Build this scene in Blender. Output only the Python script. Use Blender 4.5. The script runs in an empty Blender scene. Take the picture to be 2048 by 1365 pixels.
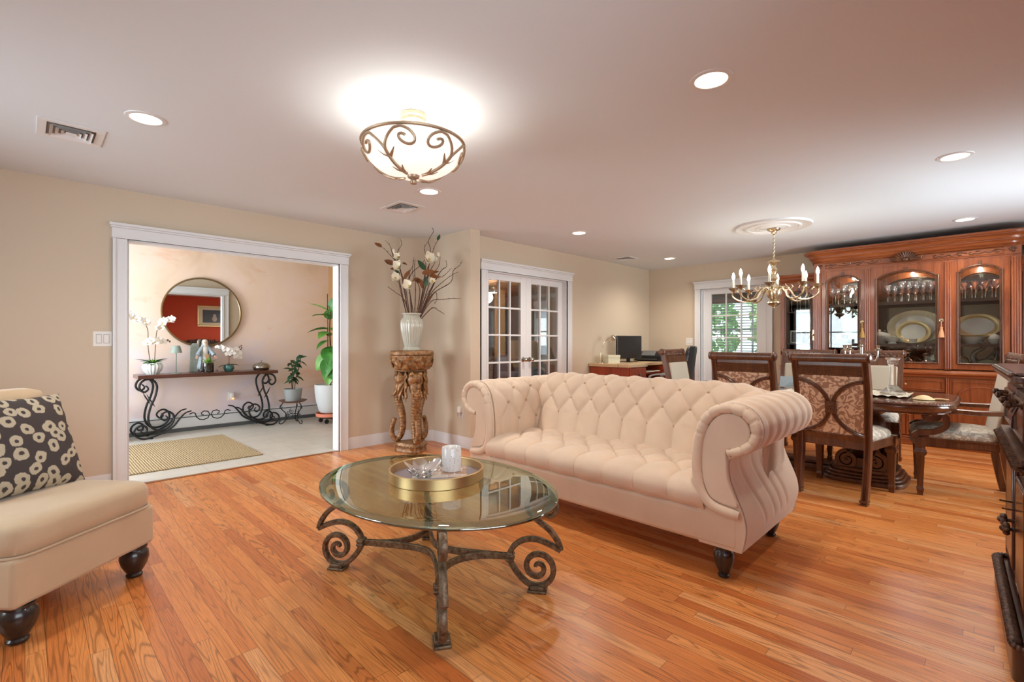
import bpy, math, random
from math import sin, cos, pi, sqrt, radians as R
from mathutils import Vector, Matrix
V = Vector
random.seed(7)
sc = bpy.context.scene
col = sc.collection
# ---------------------------------------------------------------- camera, world, exposure, daylight
cd = bpy.data.cameras.new('camera'); cam = bpy.data.objects.new('camera', cd); col.objects.link(cam)
cam.location = (0, 0, 1.2); cam.rotation_euler = (R(90), 0, R(-45.2))
cd.sensor_width = 36; cd.lens = 17.0; cd.clip_start = .02; cd.clip_end = 200
sc.camera = cam
sc.view_settings.view_transform = 'Standard'; sc.view_settings.look = 'None'
sc.view_settings.exposure = 0.22; sc.view_settings.gamma = 1; sc.view_settings.use_curve_mapping = False
w = bpy.data.worlds.new('sky'); sc.world = w; w.use_nodes = True
w.node_tree.nodes['Background'].inputs[0].default_value = (.80, .90, 1, 1)
w.node_tree.nodes['Background'].inputs[1].default_value = 3.2
CY = sc.cycles
CY.max_bounces = 9; CY.diffuse_bounces = 5; CY.glossy_bounces = 5; CY.transmission_bounces = 8; CY.transparent_max_bounces = 24
CY.caustics_reflective = False; CY.caustics_refractive = False; CY.sample_clamp_indirect = 4; CY.blur_glossy = .5
CY.use_denoising = True

def light(name, kind, loc, power, color=(1, 1, 1), size=.1, size_y=None, aim=None, spot=None, blend=.6):
    l = bpy.data.lights.new(name, kind); o = bpy.data.objects.new(name, l); col.objects.link(o)
    l.energy = power; l.color = color; o.location = loc
    if kind == 'AREA':
        l.size = size
        if size_y: l.shape = 'RECTANGLE'; l.size_y = size_y
        else: l.shape = 'DISK'
    else: l.shadow_soft_size = size
    if spot: l.spot_size = R(spot); l.spot_blend = blend
    if aim: o.rotation_euler = V(aim).to_track_quat('-Z', 'Y').to_euler()
    return o
DAY = (.86, .93, 1.0); WARM = (1, .90, .78)
light('daylight_window', 'AREA', (-1.86, 3.5, 1.45), 55, DAY, 1.6, 1.5, (1, -.12, .18))
light('daylight_hall_door', 'AREA', (-1.35, 6.4, 1.3), 115, DAY, 1.6, 2.0, (1, .05, .05))
light('daylight_den', 'AREA', (7.98, 6.75, 1.4), 45, DAY, 1.0, .6, (-1, 0, 0))
light('daylight_sunroom', 'AREA', (9.3, 4.75, 1.5), 60, DAY, 2.0, 1.4, (-.1, -1, .1))
light('daylight_dining_window', 'AREA', (5.4, -1.66, 1.45), 135, DAY, 2.0, 1.3, (-.2, 1, .16))
light('added_front_fill', 'AREA', (.3, -.80, 1.45), 34, DAY, 2.2, 1.3, (.35, 1, .3))  # added fill light at an unseen window behind the camera, lifts room brightness

# ---------------------------------------------------------------- mesh helpers
class M:
    def __init__(s): s.v = []; s.f = []
    def add(s, vs, fs, T=None):
        k = len(s.v)
        s.v += [tuple(T @ V(p)) if T else tuple(p) for p in vs]
        s.f += [tuple(i + k for i in f) for f in fs]
        return s
    def bx(s, x0, x1, y0, y1, z0, z1, T=None):
        vs = [(x, y, z) for z in (z0, z1) for y in (y0, y1) for x in (x0, x1)]
        return s.add(vs, [(0, 2, 3, 1), (4, 5, 7, 6), (0, 1, 5, 4), (2, 6, 7, 3), (0, 4, 6, 2), (1, 3, 7, 5)], T)
    def box(s, c, d, T=None):
        return s.bx(c[0]-d[0]/2, c[0]+d[0]/2, c[1]-d[1]/2, c[1]+d[1]/2, c[2]-d[2]/2, c[2]+d[2]/2, T)
    def grid(s, fn, nu, nv, cu=False, cv=False, T=None, cap=False):
        a = nu if cu else nu + 1; b = nv if cv else nv + 1
        vs = [fn(i / nu, j / nv) for i in range(a) for j in range(b)]
        fs = []
        for i in range(nu):
            for j in range(nv):
                i2 = (i + 1) % a; j2 = (j + 1) % b
                fs.append((i*b+j, i2*b+j, i2*b+j2, i*b+j2))
        if cap:
            fs.append(tuple(range(b))[::-1]); fs.append(tuple((a-1)*b + j for j in range(b)))
        return s.add(vs, fs, T)
    def lathe(s, prof, n=24, c=(0, 0, 0), fl=None, T=None, sx=1, sy=1):
        # prof: (r, z) list; fl = (count, amount): flutes
        def fn(u, v):
            r, z = prof[min(int(round(u*(len(prof)-1))), len(prof)-1)]
            a = 2*pi*v
            if fl: r *= 1 + fl[1]*(abs(cos(a*fl[0]/2)) - .6)
            return (c[0]+r*cos(a)*sx, c[1]+r*sin(a)*sy, c[2]+z)
        return s.grid(fn, len(prof)-1, n, cv=True, T=T)
    def ell(s, c, r, n=12, m=8, T=None):
        return s.lathe([(sin(pi*i/m)+1e-4, -cos(pi*i/m)) for i in range(m+1)], n, T=(T or Matrix()) @ Matrix.Translation(c) @ Matrix.Diagonal((r[0], r[1], r[2], 1)))
    def sweep(s, pts, sec, up=(0, 0, 1), closed=False, T=None, sc_=None, cap=True):
        # sec: 2D outline (a along side, b along up-ish normal)
        P = [V(p) for p in pts]; n = len(P); up = V(up); vs = []
        for i in range(n):
            if closed: t = P[(i+1) % n] - P[i-1]
            else: t = P[min(i+1, n-1)] - P[max(i-1, 0)]
            t.normalize(); sd = t.cross(up)
            if sd.length < 1e-5: sd = t.orthogonal()
            sd.normalize(); nn = sd.cross(t)
            k = sc_(i/(n-1)) if sc_ else 1
            for a, b in sec: vs.append(P[i] + sd*a*k + nn*b*k)
        m = len(sec); fs = []
        for i in range(n if closed else n-1):
            j = (i+1) % n
            for q in range(m): fs.append((i*m+q, j*m+q, j*m+(q+1) % m, i*m+(q+1) % m))
        if cap and not closed: fs += [tuple(range(m))[::-1], tuple((n-1)*m+q for q in range(m))]
        return s.add(vs, fs, T)
    def tube(s, pts, r, n=8, closed=False, T=None, cap=True):
        P = [V(p) for p in pts]; N = len(P); vs = []; nrm = None
        for i in range(N):
            if closed: t = P[(i+1) % N] - P[i-1]
            else: t = P[min(i+1, N-1)] - P[max(i-1, 0)]
            t.normalize()
            nrm = t.orthogonal() if nrm is None else nrm - t*nrm.dot(t)
            if nrm.length < 1e-6: nrm = t.orthogonal()
            nrm.normalize(); b = t.cross(nrm)
            rr = r[i] if isinstance(r, (list, tuple)) else (r(i/(N-1)) if callable(r) else r)
            for q in range(n):
                a = 2*pi*q/n; vs.append(P[i] + (nrm*cos(a) + b*sin(a))*rr)
        fs = []
        for i in range(N if closed else N-1):
            j = (i+1) % N
            for q in range(n): fs.append((i*n+q, i*n+(q+1) % n, j*n+(q+1) % n, j*n+q))
        if cap and not closed: fs += [tuple(range(n))[::-1], tuple((N-1)*n+q for q in range(n))]
        return s.add(vs, fs, T)
    def prism(s, poly, a, b, ax='z', T=None):
        m = {'z': lambda p, h: (p[0], p[1], h), 'y': lambda p, h: (p[0], h, p[1]), 'x': lambda p, h: (h, p[0], p[1])}[ax]
        n = len(poly); vs = [m(p, a) for p in poly] + [m(p, b) for p in poly]
        return s.add(vs, [tuple(range(n))[::-1], tuple(range(n, 2*n))] + [(i, (i+1) % n, (i+1) % n+n, i+n) for i in range(n)], T)

def link(o, name, parent=None):
    col.objects.link(o)
    if parent: o.parent = parent
    return o
def obj(name, m, mt, parent=None, ang=35, bev=0, seg=2, loc=None, rz=0, sub=0):
    me = bpy.data.meshes.new(name); me.from_pydata(m.v, [], m.f); me.validate()
    import bmesh
    b = bmesh.new(); b.from_mesh(me); bmesh.ops.recalc_face_normals(b, faces=b.faces); b.to_mesh(me); b.free()
    me.materials.append(mt)
    if ang:
        me.shade_smooth()
        me.set_sharp_from_angle(angle=R(ang))
    o = bpy.data.objects.new(name, me); link(o, name, parent)
    if loc: o.location = loc
    if rz: o.rotation_euler.z = rz
    if bev:
        q = o.modifiers.new('bevel', 'BEVEL'); q.width = bev; q.segments = seg; q.limit_method = 'ANGLE'; q.angle_limit = R(40)
    if sub:
        q = o.modifiers.new('smooth', 'SUBSURF'); q.levels = sub; q.render_levels = sub
    return o
def tag(o, label, cat, group=None):
    o['label'] = label; o['category'] = cat
    if group: o['group'] = group
    return o
def thing(name, label, cat, loc=(0, 0, 0), rz=0, group=None):
    o = bpy.data.objects.new(name, None); col.objects.link(o); o.empty_display_size = .1
    o.location = loc; o.rotation_euler = (0, 0, rz)
    return tag(o, label, cat, group)
def struct(name, m, mt, **k):
    o = obj(name, m, mt, **k); o['kind'] = 'structure'; return o
def dup(root, loc, rz, label, group=None):
    def cp(o, p):
        c = o.copy(); col.objects.link(c)
        if p: c.parent = p
        for ch in o.children: cp(ch, c)
        return c
    r = cp(root, None); r.location = loc; r.rotation_euler = (0, 0, rz); r['label'] = label
    if group: r['group'] = group
    return r
def lerp(a, b, t): return a + (b-a)*t
def bez(pts, n=8):
    # Catmull-Rom through points
    P = [V(p) for p in pts]; out = []
    for i in range(len(P)-1):
        p0 = P[max(i-1, 0)]; p1 = P[i]; p2 = P[i+1]; p3 = P[min(i+2, len(P)-1)]
        for k in range(n):
            t = k/n
            out.append(.5*((2*p1) + (p2-p0)*t + (2*p0-5*p1+4*p2-p3)*t*t + (3*p1-p0-3*p2+p3)*t**3))
    out.append(P[-1]); return out
def spiral(c, r0, r1, a0, a1, n=40):
    return [(c[0]+lerp(r0, r1, i/n)*cos(lerp(a0, a1, i/n)), c[1]+lerp(r0, r1, i/n)*sin(lerp(a0, a1, i/n))) for i in range(n+1)]
def circ(r, n=8, k=1): return [(r*cos(2*pi*i/n), k*r*sin(2*pi*i/n)) for i in range(n)]
def rect(a, b): return [(-a/2, -b/2), (a/2, -b/2), (a/2, b/2), (-a/2, b/2)]
TZ = lambda x, y, z, rz=0: Matrix.Translation((x, y, z)) @ Matrix.Rotation(rz, 4, 'Z')

# ---------------------------------------------------------------- materials
def lin(h):
    h = h.lstrip('#'); r = []
    for i in (0, 2, 4):
        c = int(h[i:i+2], 16)/255; r.append(c/12.92 if c <= .04045 else ((c+.055)/1.055)**2.4)
    return (*r, 1)
def sset(nt, s, v):
    if isinstance(v, bpy.types.NodeSocket): nt.links.new(v, s)
    else:
        if isinstance(v, str): v = lin(v)
        try: s.default_value = v
        except Exception: s.default_value = (v, v, v)
def nd(nt, ty, i=None, **k):
    n = nt.nodes.new('ShaderNode'+ty)
    for a, v in k.items():
        if a[0] == '_': setattr(n, a[1:], v)
    for a, v in k.items():
        if a[0] != '_': sset(nt, n.inputs[a.replace('_', ' ')], v)
    for a, v in (i or {}).items(): sset(nt, n.inputs[a], v)
    return n
def mth(nt, op, a, b=None, c=None):
    n = nd(nt, 'Math', {0: a}, _operation=op)
    if b is not None: sset(nt, n.inputs[1], b)
    if c is not None: sset(nt, n.inputs[2], c)
    return n.outputs[0]
def ramp(nt, f, st, ip='LINEAR'):
    n = nd(nt, 'ValToRGB', {0: f}); e = n.color_ramp.elements; n.color_ramp.interpolation = ip
    while len(e) < len(st): e.new(.5)
    for q, (p, c) in zip(e, st): q.position = p; q.color = lin(c) if isinstance(c, str) else (c, c, c, 1)
    return n.outputs[0]
def mix(nt, f, a, b, bt='MIX'):
    n = nd(nt, 'Mix', _data_type='RGBA', _blend_type=bt)
    sset(nt, n.inputs[0], f); sset(nt, n.inputs[6], a); sset(nt, n.inputs[7], b)
    return n.outputs[2]
def new(name):
    m = bpy.data.materials.new(name); m.use_nodes = True; nt = m.node_tree
    return m, nt, nt.nodes['Principled BSDF']
def obco(nt, sx=1, sy=1, sz=1, gen=False):
    t = nd(nt, 'TexCoord'); mp = nd(nt, 'Mapping', {0: t.outputs['Generated' if gen else 'Object']})
    mp.inputs['Scale'].default_value = (sx, sy, sz); return mp.outputs[0]
def noise(nt, v, s, d=2, r=.5, dist=0):
    return nd(nt, 'TexNoise', Vector=v, Scale=s, Detail=d, Roughness=r, Distortion=dist).outputs[0]
def bump(nt, p, h, st=.3, d=.01):
    sset(nt, p.inputs['Normal'], nd(nt, 'Bump', Height=h, Strength=st, Distance=d).outputs[0])
def plain(name, c, rough=.5, metal=0, spec=.5, nz=0, nzs=30, sheen=0, emit=0, coat=0, bmp=0, bs=200):
    m, nt, p = new(name)
    p.inputs['Roughness'].default_value = rough; p.inputs['Metallic'].default_value = metal
    p.inputs['Specular IOR Level'].default_value = spec
    p.inputs['Base Color'].default_value = lin(c)
    if nz:
        f = noise(nt, obco(nt), nzs, 3)
        b = lin(c); lo = [max(q*(1-nz), 0) for q in b[:3]]+[1]; hi = [min(q*(1+nz*.6), 1) for q in b[:3]]+[1]
        sset(nt, p.inputs['Base Color'], mix(nt, f, tuple(lo), tuple(hi)))
    if sheen: p.inputs['Sheen Weight'].default_value = sheen; p.inputs['Sheen Roughness'].default_value = .4
    if coat: p.inputs['Coat Weight'].default_value = coat; p.inputs['Coat Roughness'].default_value = .12
    if emit: p.inputs['Emission Color'].default_value = lin(c); p.inputs['Emission Strength'].default_value = emit
    if bmp: bump(nt, p, noise(nt, obco(nt), bs, 2), bmp, .002)
    return m
def wood(name, c1, c2, c3, rough=.35, ax='z', sc_=1, coat=.3):
    m, nt, p = new(name)
    s = {'x': (1.5, 16, 16), 'y': (16, 1.5, 16), 'z': (16, 16, 1.5)}[ax]
    v = obco(nt, *[q*sc_ for q in s])
    f = noise(nt, v, 1.0, 4, .6, 1.2); g = noise(nt, obco(nt, *[q*sc_*.25 for q in s]), 1.3, 2, .5, .4)
    c = mix(nt, mth(nt, 'MULTIPLY', g, .8), ramp(nt, f, [(.3, c1), (.52, c2), (.72, c3)]), c1)
    sset(nt, p.inputs['Base Color'], c)
    p.inputs['Roughness'].default_value = rough
    p.inputs['Coat Weight'].default_value = coat; p.inputs['Coat Roughness'].default_value = .15
    bump(nt, p, f, .06, .002); return m
def glassy(name, tint, refl=.12, rough=.0, trans='#ffffff', cut=None):
    # thin pane: clear with a soft mirror reflection
    m, nt, p = new(name); out = nt.nodes['Material Output']
    t = nd(nt, 'BsdfTransparent', Color=tint); g = nd(nt, 'BsdfGlossy', Color=trans, Roughness=rough)
    lw = nd(nt, 'Fresnel', IOR=1.5).outputs[0]
    f = mth(nt, 'MINIMUM', mth(nt, 'ADD', mth(nt, 'MULTIPLY', lw, .9), refl), .95)
    x = nd(nt, 'MixShader', {0: f, 1: t.outputs[0], 2: g.outputs[0]})
    nt.links.new(x.outputs[0], out.inputs[0]); return m

# floor: oak strips laid along Y
def m_floor():
    m, nt, p = new('oak_floor')
    g = nd(nt, 'NewGeometry').outputs['Position']; s = nd(nt, 'SeparateXYZ', {0: g}).outputs
    xr = mth(nt, 'DIVIDE', s[0], .0585); row = mth(nt, 'FLOOR', xr)
    r1 = nd(nt, 'TexWhiteNoise', W=row, _noise_dimensions='1D').outputs[0]
    yy = mth(nt, 'DIVIDE', mth(nt, 'ADD', s[1], mth(nt, 'MULTIPLY', r1, 5.3)), .95); idx = mth(nt, 'FLOOR', yy)
    cv = nd(nt, 'CombineXYZ', {0: row, 1: idx}).outputs[0]
    wn = nd(nt, 'TexWhiteNoise', Vector=cv, _noise_dimensions='3D'); rv = wn.outputs[0]
    gv = nd(nt, 'CombineXYZ', {0: mth(nt, 'MULTIPLY', s[0], 15), 1: mth(nt, 'MULTIPLY', s[1], .95), 2: mth(nt, 'MULTIPLY', rv, 60)}).outputs[0]
    n1 = noise(nt, gv, 1, 1.5, .45, .35)
    ring = mth(nt, 'FRACT', mth(nt, 'MULTIPLY', n1, 15))
    ring = mth(nt, 'MULTIPLY', mth(nt, 'ABSOLUTE', mth(nt, 'SUBTRACT', ring, .5)), 2)
    fv = nd(nt, 'CombineXYZ', {0: mth(nt, 'MULTIPLY', s[0], 330), 1: mth(nt, 'MULTIPLY', s[1], 9), 2: mth(nt, 'MULTIPLY', rv, 30)}).outputs[0]
    fib = noise(nt, fv, 1, 2, .6)
    base = ramp(nt, rv, [(0, '#c66f38'), (.15, '#dc8546'), (.5, '#e7934f'), (.8, '#ec9e5c'), (.95, '#f0ae74'), (1, '#bc6634')])
    dark = mix(nt, .66, base, '#5a280c')
    c = mix(nt, mth(nt, 'MULTIPLY', ramp(nt, ring, [(.0, 1.0), (.16, .8), (.34, .15), (.6, 0)]), mth(nt, 'ADD', .3, mth(nt, 'MULTIPLY', mth(nt, 'FRACT', mth(nt, 'MULTIPLY', rv, 7.3)), .6))), base, dark)
    c = mix(nt, mth(nt, 'MULTIPLY', ramp(nt, fib, [(.40, 1), (.58, 0)]), .30), c, dark)
    fx = mth(nt, 'FRACT', xr); ed = mth(nt, 'MINIMUM', fx, mth(nt, 'SUBTRACT', 1, fx))
    fy = mth(nt, 'FRACT', yy); ey = mth(nt, 'MINIMUM', fy, mth(nt, 'SUBTRACT', 1, fy))
    gap = mth(nt, 'MAXIMUM', mth(nt, 'LESS_THAN', ed, .018), mth(nt, 'LESS_THAN', ey, .0012))
    c = mix(nt, mth(nt, 'MULTIPLY', gap, .6), c, '#40200d')
    sset(nt, p.inputs['Base Color'], c)
    sset(nt, p.inputs['Roughness'], mth(nt, 'ADD', .24, mth(nt, 'MULTIPLY', fib, .12)))
    bump(nt, p, mth(nt, 'SUBTRACT', mth(nt, 'MULTIPLY', ring, .2), gap), .12, .0015)
    return m
def m_tile():
    m, nt, p = new('stone_tile')
    b = nd(nt, 'TexBrick', Vector=obco(nt), Color1='#cfc8bc', Color2='#c6c0b4', Mortar='#a8a094', Scale=1, Mortar_Size=.004, Brick_Width=.6, Row_Height=.3)
    sset(nt, p.inputs['Base Color'], mix(nt, .35, b.outputs[0], ramp(nt, noise(nt, obco(nt, 3, 6, 1), 1.5, 5, .6, .6), [(.3, '#b9b3a6'), (.7, '#dcd6cb')])))
    p.inputs['Roughness'].default_value = .35; return m
def m_faux():
    m, nt, p = new('faux_plaster'); v = obco(nt)
    z = nd(nt, 'SeparateXYZ', {0: v}).outputs[2]
    big = mth(nt, 'ADD', noise(nt, v, .9, 4, .6, .8), mth(nt, 'MULTIPLY', mth(nt, 'SUBTRACT', z, 1.1), .14))
    c = ramp(nt, big, [(.30, '#d9d0da'), (.42, '#e2d3d4'), (.55, '#ecd5c6'), (.70, '#e8cfb8'), (.85, '#dcbfa4')])
    sp = noise(nt, obco(nt, 1.2, 1, 2.4), 1.6, 4, .62, .5)
    c = mix(nt, mth(nt, 'MULTIPLY', ramp(nt, sp, [(.60, 0), (.78, 1)]), .55), c, '#dd9468')
    sset(nt, p.inputs['Base Color'], c); p.inputs['Roughness'].default_value = .7
    bump(nt, p, big, .05, .01); return m
def m_damask(name, c1, c2, s=14, thr=.5):
    m, nt, p = new(name); v = obco(nt, 1, 1, 1)
    wv = noise(nt, v, s*.8, 2, .5, 0)
    d = nd(nt, 'VectorMath', {0: v, 1: nd(nt, 'TexNoise', Vector=v, Scale=s*.9, Detail=1.5).outputs[1]}, _operation='MULTIPLY_ADD')
    sset(nt, d.inputs[1], (1, 1, 1)); sset(nt, d.inputs[2], (0, 0, 0))
    dd = nd(nt, 'VectorMath', {0: v, 1: nd(nt, 'TexNoise', Vector=v, Scale=s, Detail=2).outputs[1]}, _operation='ADD')
    sc2 = nd(nt, 'TexNoise', Vector=v, Scale=s, Detail=1.0).outputs[1]
    off = nd(nt, 'VectorMath', {0: sc2}, _operation='SCALE'); off.inputs['Scale'].default_value = .12
    vv = nd(nt, 'VectorMath', {0: v, 1: off.outputs[0]}, _operation='ADD').outputs[0]
    f = nd(nt, 'TexNoise', Vector=vv, Scale=s*1.7, Detail=1.0, Distortion=2.2).outputs[0]
    k = ramp(nt, f, [(thr-.02, 0), (thr+.02, 1)])
    sset(nt, p.inputs['Base Color'], mix(nt, k, c1, c2))
    p.inputs['Roughness'].default_value = .55; p.inputs['Sheen Weight'].default_value = .2
    bump(nt, p, k, .12, .002); return m
def m_leopard():
    m, nt, p = new('leopard_weave'); v = obco(nt)
    nz = nd(nt, 'TexNoise', Vector=v, Scale=9, Detail=3)
    o = nd(nt, 'VectorMath', {0: nz.outputs[1]}, _operation='SCALE'); o.inputs['Scale'].default_value = .055
    vv = nd(nt, 'VectorMath', {0: v, 1: o.outputs[0]}, _operation='ADD').outputs[0]
    vo = nd(nt, 'TexVoronoi', Vector=vv, Scale=13.5, Randomness=.75, _voronoi_dimensions='2D')
    d = mth(nt, 'ADD', vo.outputs[0], mth(nt, 'MULTIPLY', mth(nt, 'SUBTRACT', noise(nt, obco(nt, 1, .25, 1), 160, 1), .5), .09))
    k = ramp(nt, d, [(.11, 0), (.15, 1), (.37, 1), (.41, 0)])
    wv = nd(nt, 'TexWave', Vector=obco(nt, 1, 1, 1), Scale=95, _bands_direction='Y').outputs[0]
    c = mix(nt, k, '#4b4343', '#cfc5ae'); c = mix(nt, mth(nt, 'MULTIPLY', wv, .22), c, '#2e2828')
    sset(nt, p.inputs['Base Color'], c); p.inputs['Roughness'].default_value = .9
    bump(nt, p, mth(nt, 'ADD', wv, mth(nt, 'MULTIPLY', k, .7)), .5, .003); return m
def m_jute():
    m, nt, p = new('jute_weave')
    w1 = nd(nt, 'TexWave', Vector=obco(nt, 1, 1, 1), Scale=15, Distortion=2.5, Detail=2, Detail_Scale=3, _bands_direction='X').outputs[0]
    w2 = noise(nt, obco(nt, 30, 160, 1), 1, 2)
    c = mix(nt, mth(nt, 'MULTIPLY', w1, .8), '#8f7a5a', '#d2bb93'); c = mix(nt, mth(nt, 'MULTIPLY', w2, .4), c, '#a98f68')
    sset(nt, p.inputs['Base Color'], c); p.inputs['Roughness'].default_value = .95
    bump(nt, p, mth(nt, 'ADD', w1, w2), .8, .006); return m
def m_velvet(name, c):
    m, nt, p = new(name)
    f = noise(nt, obco(nt), 5, 4, .6, .4); b = lin(c)
    sset(nt, p.inputs['Base Color'], mix(nt, f, tuple([q*.86 for q in b[:3]]+[1]), tuple([min(q*1.10, 1) for q in b[:3]]+[1])))
    p.inputs['Roughness'].default_value = .8; p.inputs['Specular IOR Level'].default_value = .2
    p.inputs['Sheen Weight'].default_value = .45; p.inputs['Sheen Roughness'].default_value = .35
    bump(nt, p, noise(nt, obco(nt), 420, 1), .1, .001); return m
def m_iron(name, c1, c2, rough=.5, metal=.7, s=60, bs=.3):
    m, nt, p = new(name); f = noise(nt, obco(nt), s, 4, .65)
    sset(nt, p.inputs['Base Color'], ramp(nt, f, [(.35, c1), (.65, c2)]))
    p.inputs['Roughness'].default_value = rough; p.inputs['Metallic'].default_value = metal
    bump(nt, p, f, bs, .003); return m
def m_speck(name, base, dots, s=90, lo=.05, hi=.09, rough=.4):
    m, nt, p = new(name)
    vo = nd(nt, 'TexVoronoi', Vector=obco(nt, 1, 1, .8), Scale=s)
    wn = nd(nt, 'TexWhiteNoise', Vector=vo.outputs[1], _noise_dimensions='3D').outputs[0]
    k = mth(nt, 'MULTIPLY', ramp(nt, vo.outputs[0], [(.25, 1), (.33, 0)]), ramp(nt, wn, [(.55, 0), (.6, 1)]))
    sset(nt, p.inputs['Base Color'], mix(nt, k, base, dots)); p.inputs['Roughness'].default_value = rough; return m

FLOOR = m_floor(); TILE = m_tile(); FAUX = m_faux()
WALL = plain('wall_beige', '#cbbba5', .75); CEIL = plain('ceiling_white', '#dbe3e9', .85); TRIM = plain('trim_white', '#dfe0e1', .35)
RED = plain('wall_red', '#c84a2c', .7); GREYW = plain('wall_grey', '#a5a3a2', .8); TANW = plain('wall_tan', '#b58b5a', .8)
VELVET = m_velvet('sofa_velvet', '#dfc8b1'); VELVET2 = m_velvet('chair_velvet', '#cbb496')
BUTTON = m_velvet('button_velvet', '#c5a68b')
DLEG = plain('dark_turned_wood', '#2b2220', .3, coat=.5, nz=.3)
CHERRY = wood('cherry_wood', '#7a3c1e', '#a35a30', '#ba7040', .3, 'z', 1, .5)
CHERRYH = wood('cherry_wood_across', '#7a3c1e', '#a35a30', '#ba7040', .3, 'y', 1, .5)
CHAIRW = wood('chair_walnut', '#4a2a1a', '#6e4228', '#8c5a38', .35, 'z', 1.4, .4)
TABLEW = wood('table_walnut', '#4a2818', '#6b3a22', '#8a5230', .14, 'y', 1, .7)
DARKW = wood('dark_mahogany', '#2e1712', '#4c251d', '#6c372a', .3, 'z', 1, .5)
DESKW = wood('desk_cherry', '#7a2c12', '#9c3c1a', '#b34e26', .35, 'z', 1, .3)
CONSW = wood('console_walnut', '#3a1d12', '#5a2f1e', '#704028', .3, 'x', 1, .4)
DAM1 = m_damask('damask_rose', '#a07d66', '#dcc3aa', 9, .5); DAM2 = m_damask('damask_silver', '#a69a8a', '#d2c8b8', 10, .5)
CREAM = plain('cream_chenille', '#c9bda8', .85, nz=.15, nzs=180, sheen=.3)
LEO = m_leopard(); JUTE = m_jute()
IRON = m_iron('antique_iron', '#5a4634', '#8d7a64', .45, .55, 45, .5); BIRON = m_iron('black_iron', '#1d1e20', '#36383b', .45, .6, 50, .2)
BRONZE = m_iron('carved_bronze_wood', '#5c3c22', '#a87c4e', .42, .25, 30, .5)
GOLD = plain('brushed_gold', '#cfb183', .38, 1); BRASS = m_iron('antique_brass', '#b39a74', '#e9dcc0', .25, .9, 40, .15)
SILVER = plain('silver', '#c9c5bc', .2, 1); CHROME = plain('nickel', '#b8aea0', .22, 1); FIXM = plain('fixture_bronze', '#b79f86', .4, .6, nz=.2)
PANE = glassy('window_glass', '#fbfdfc', .04); CGLASS = glassy('cabinet_glass', '#f8faf9', .02); CRYS = glassy('crystal', '#fcfefe', .20)
TGLASS = glassy('table_glass', '#b2cbb4', .25, trans='#eaf2e6'); TBEV = glassy('table_glass_bevel', '#9fbda2', .24, trans='#dcebdc'); TEDGE = glassy('table_glass_edge', '#3c5a4a', .22)
MIRR = plain('mirror_silver', '#e6e8e6', .01, 1); CMIRR = plain('cabinet_mirror', '#868c88', .03, 1)
WHITEC = plain('white_ceramic', '#dfe1e0', .25, coat=.4); CELADON = plain('celadon_glaze', '#b3b1a2', .2, coat=.6, nz=.1)
PLAST = plain('white_plastic', '#e4e2dd', .4); BLACK = plain('black_plastic', '#191a1c', .35); LEATHER = plain('black_leather', '#26282b', .4)
GREYM = plain('grey_metal', '#8c8c88', .4, .3); SAGE = plain('sage_paint', '#8f9d93', .5)
def m_leaf(n, c1, c2, r=.4):
    m, nt, p = new(n); sset(nt, p.inputs['Base Color'], ramp(nt, noise(nt, obco(nt), 8, 3), [(.3, c1), (.7, c2)])); p.inputs['Roughness'].default_value = r
    return m
LEAF = m_leaf('leaf_green', '#2f6b2a', '#4f9a3a'); LEAFD = m_leaf('leaf_dark', '#20402a', '#3c6440'); LEAFL = m_leaf('leaf_lime', '#5d8f2a', '#93c04a')
LEAFB = m_leaf('leaf_brown', '#5f3416', '#8a5226', .5); STEM = plain('twig_brown', '#5a3d2e', .8, nz=.3, nzs=60); PETAL = plain('petal_cream', '#ece3cd', .6); PETALW = plain('petal_white', '#f0ece6', .5)
PETALY = plain('flower_heart', '#c8a24a', .6)
# ================================================================ SETTING
XB, YA, YF, ZC, YH = 7.72, 5.05, 4.275, 2.44, 7.66
struct('floor', M().bx(-1.8, XB+.12, -1.6, YA+.02, -.08, 0), FLOOR, ang=0)
struct('floor_hall', M().bx(-1.4, 3.5, YA+.02, YH+.1, -.08, 0), TILE, ang=0)
struct('floor_den', M().bx(3.5, 7.84, YF+.12, 8.3, -.08, 0), FLOOR, ang=0)
struct('floor_sunroom', M().bx(XB+.12, 10.9, -.6, 4.6, -.08, 0), TILE, ang=0)
struct('ceiling', M().bx(-1.8, XB+.12, -1.6, YA+.12, ZC, ZC+.1), CEIL, ang=0)
struct('ceiling_hall', M().bx(-1.4, 3.6, YA+.12, YH+.1, ZC, ZC+.1), CEIL, ang=0)
PINE = wood('pine_boards', '#7a4f2c', '#9a6a3e', '#b07c4a', .5, 'x', .6)
struct('ceiling_den', M().bx(3.6, 7.84, YF+.12, 8.3, 2.2, 2.3), PINE, ang=0)
struct('ceiling_sunroom', M().bx(XB+.12, 10.9, -.6, 4.6, 2.6, 2.7), CEIL, ang=0)
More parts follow.
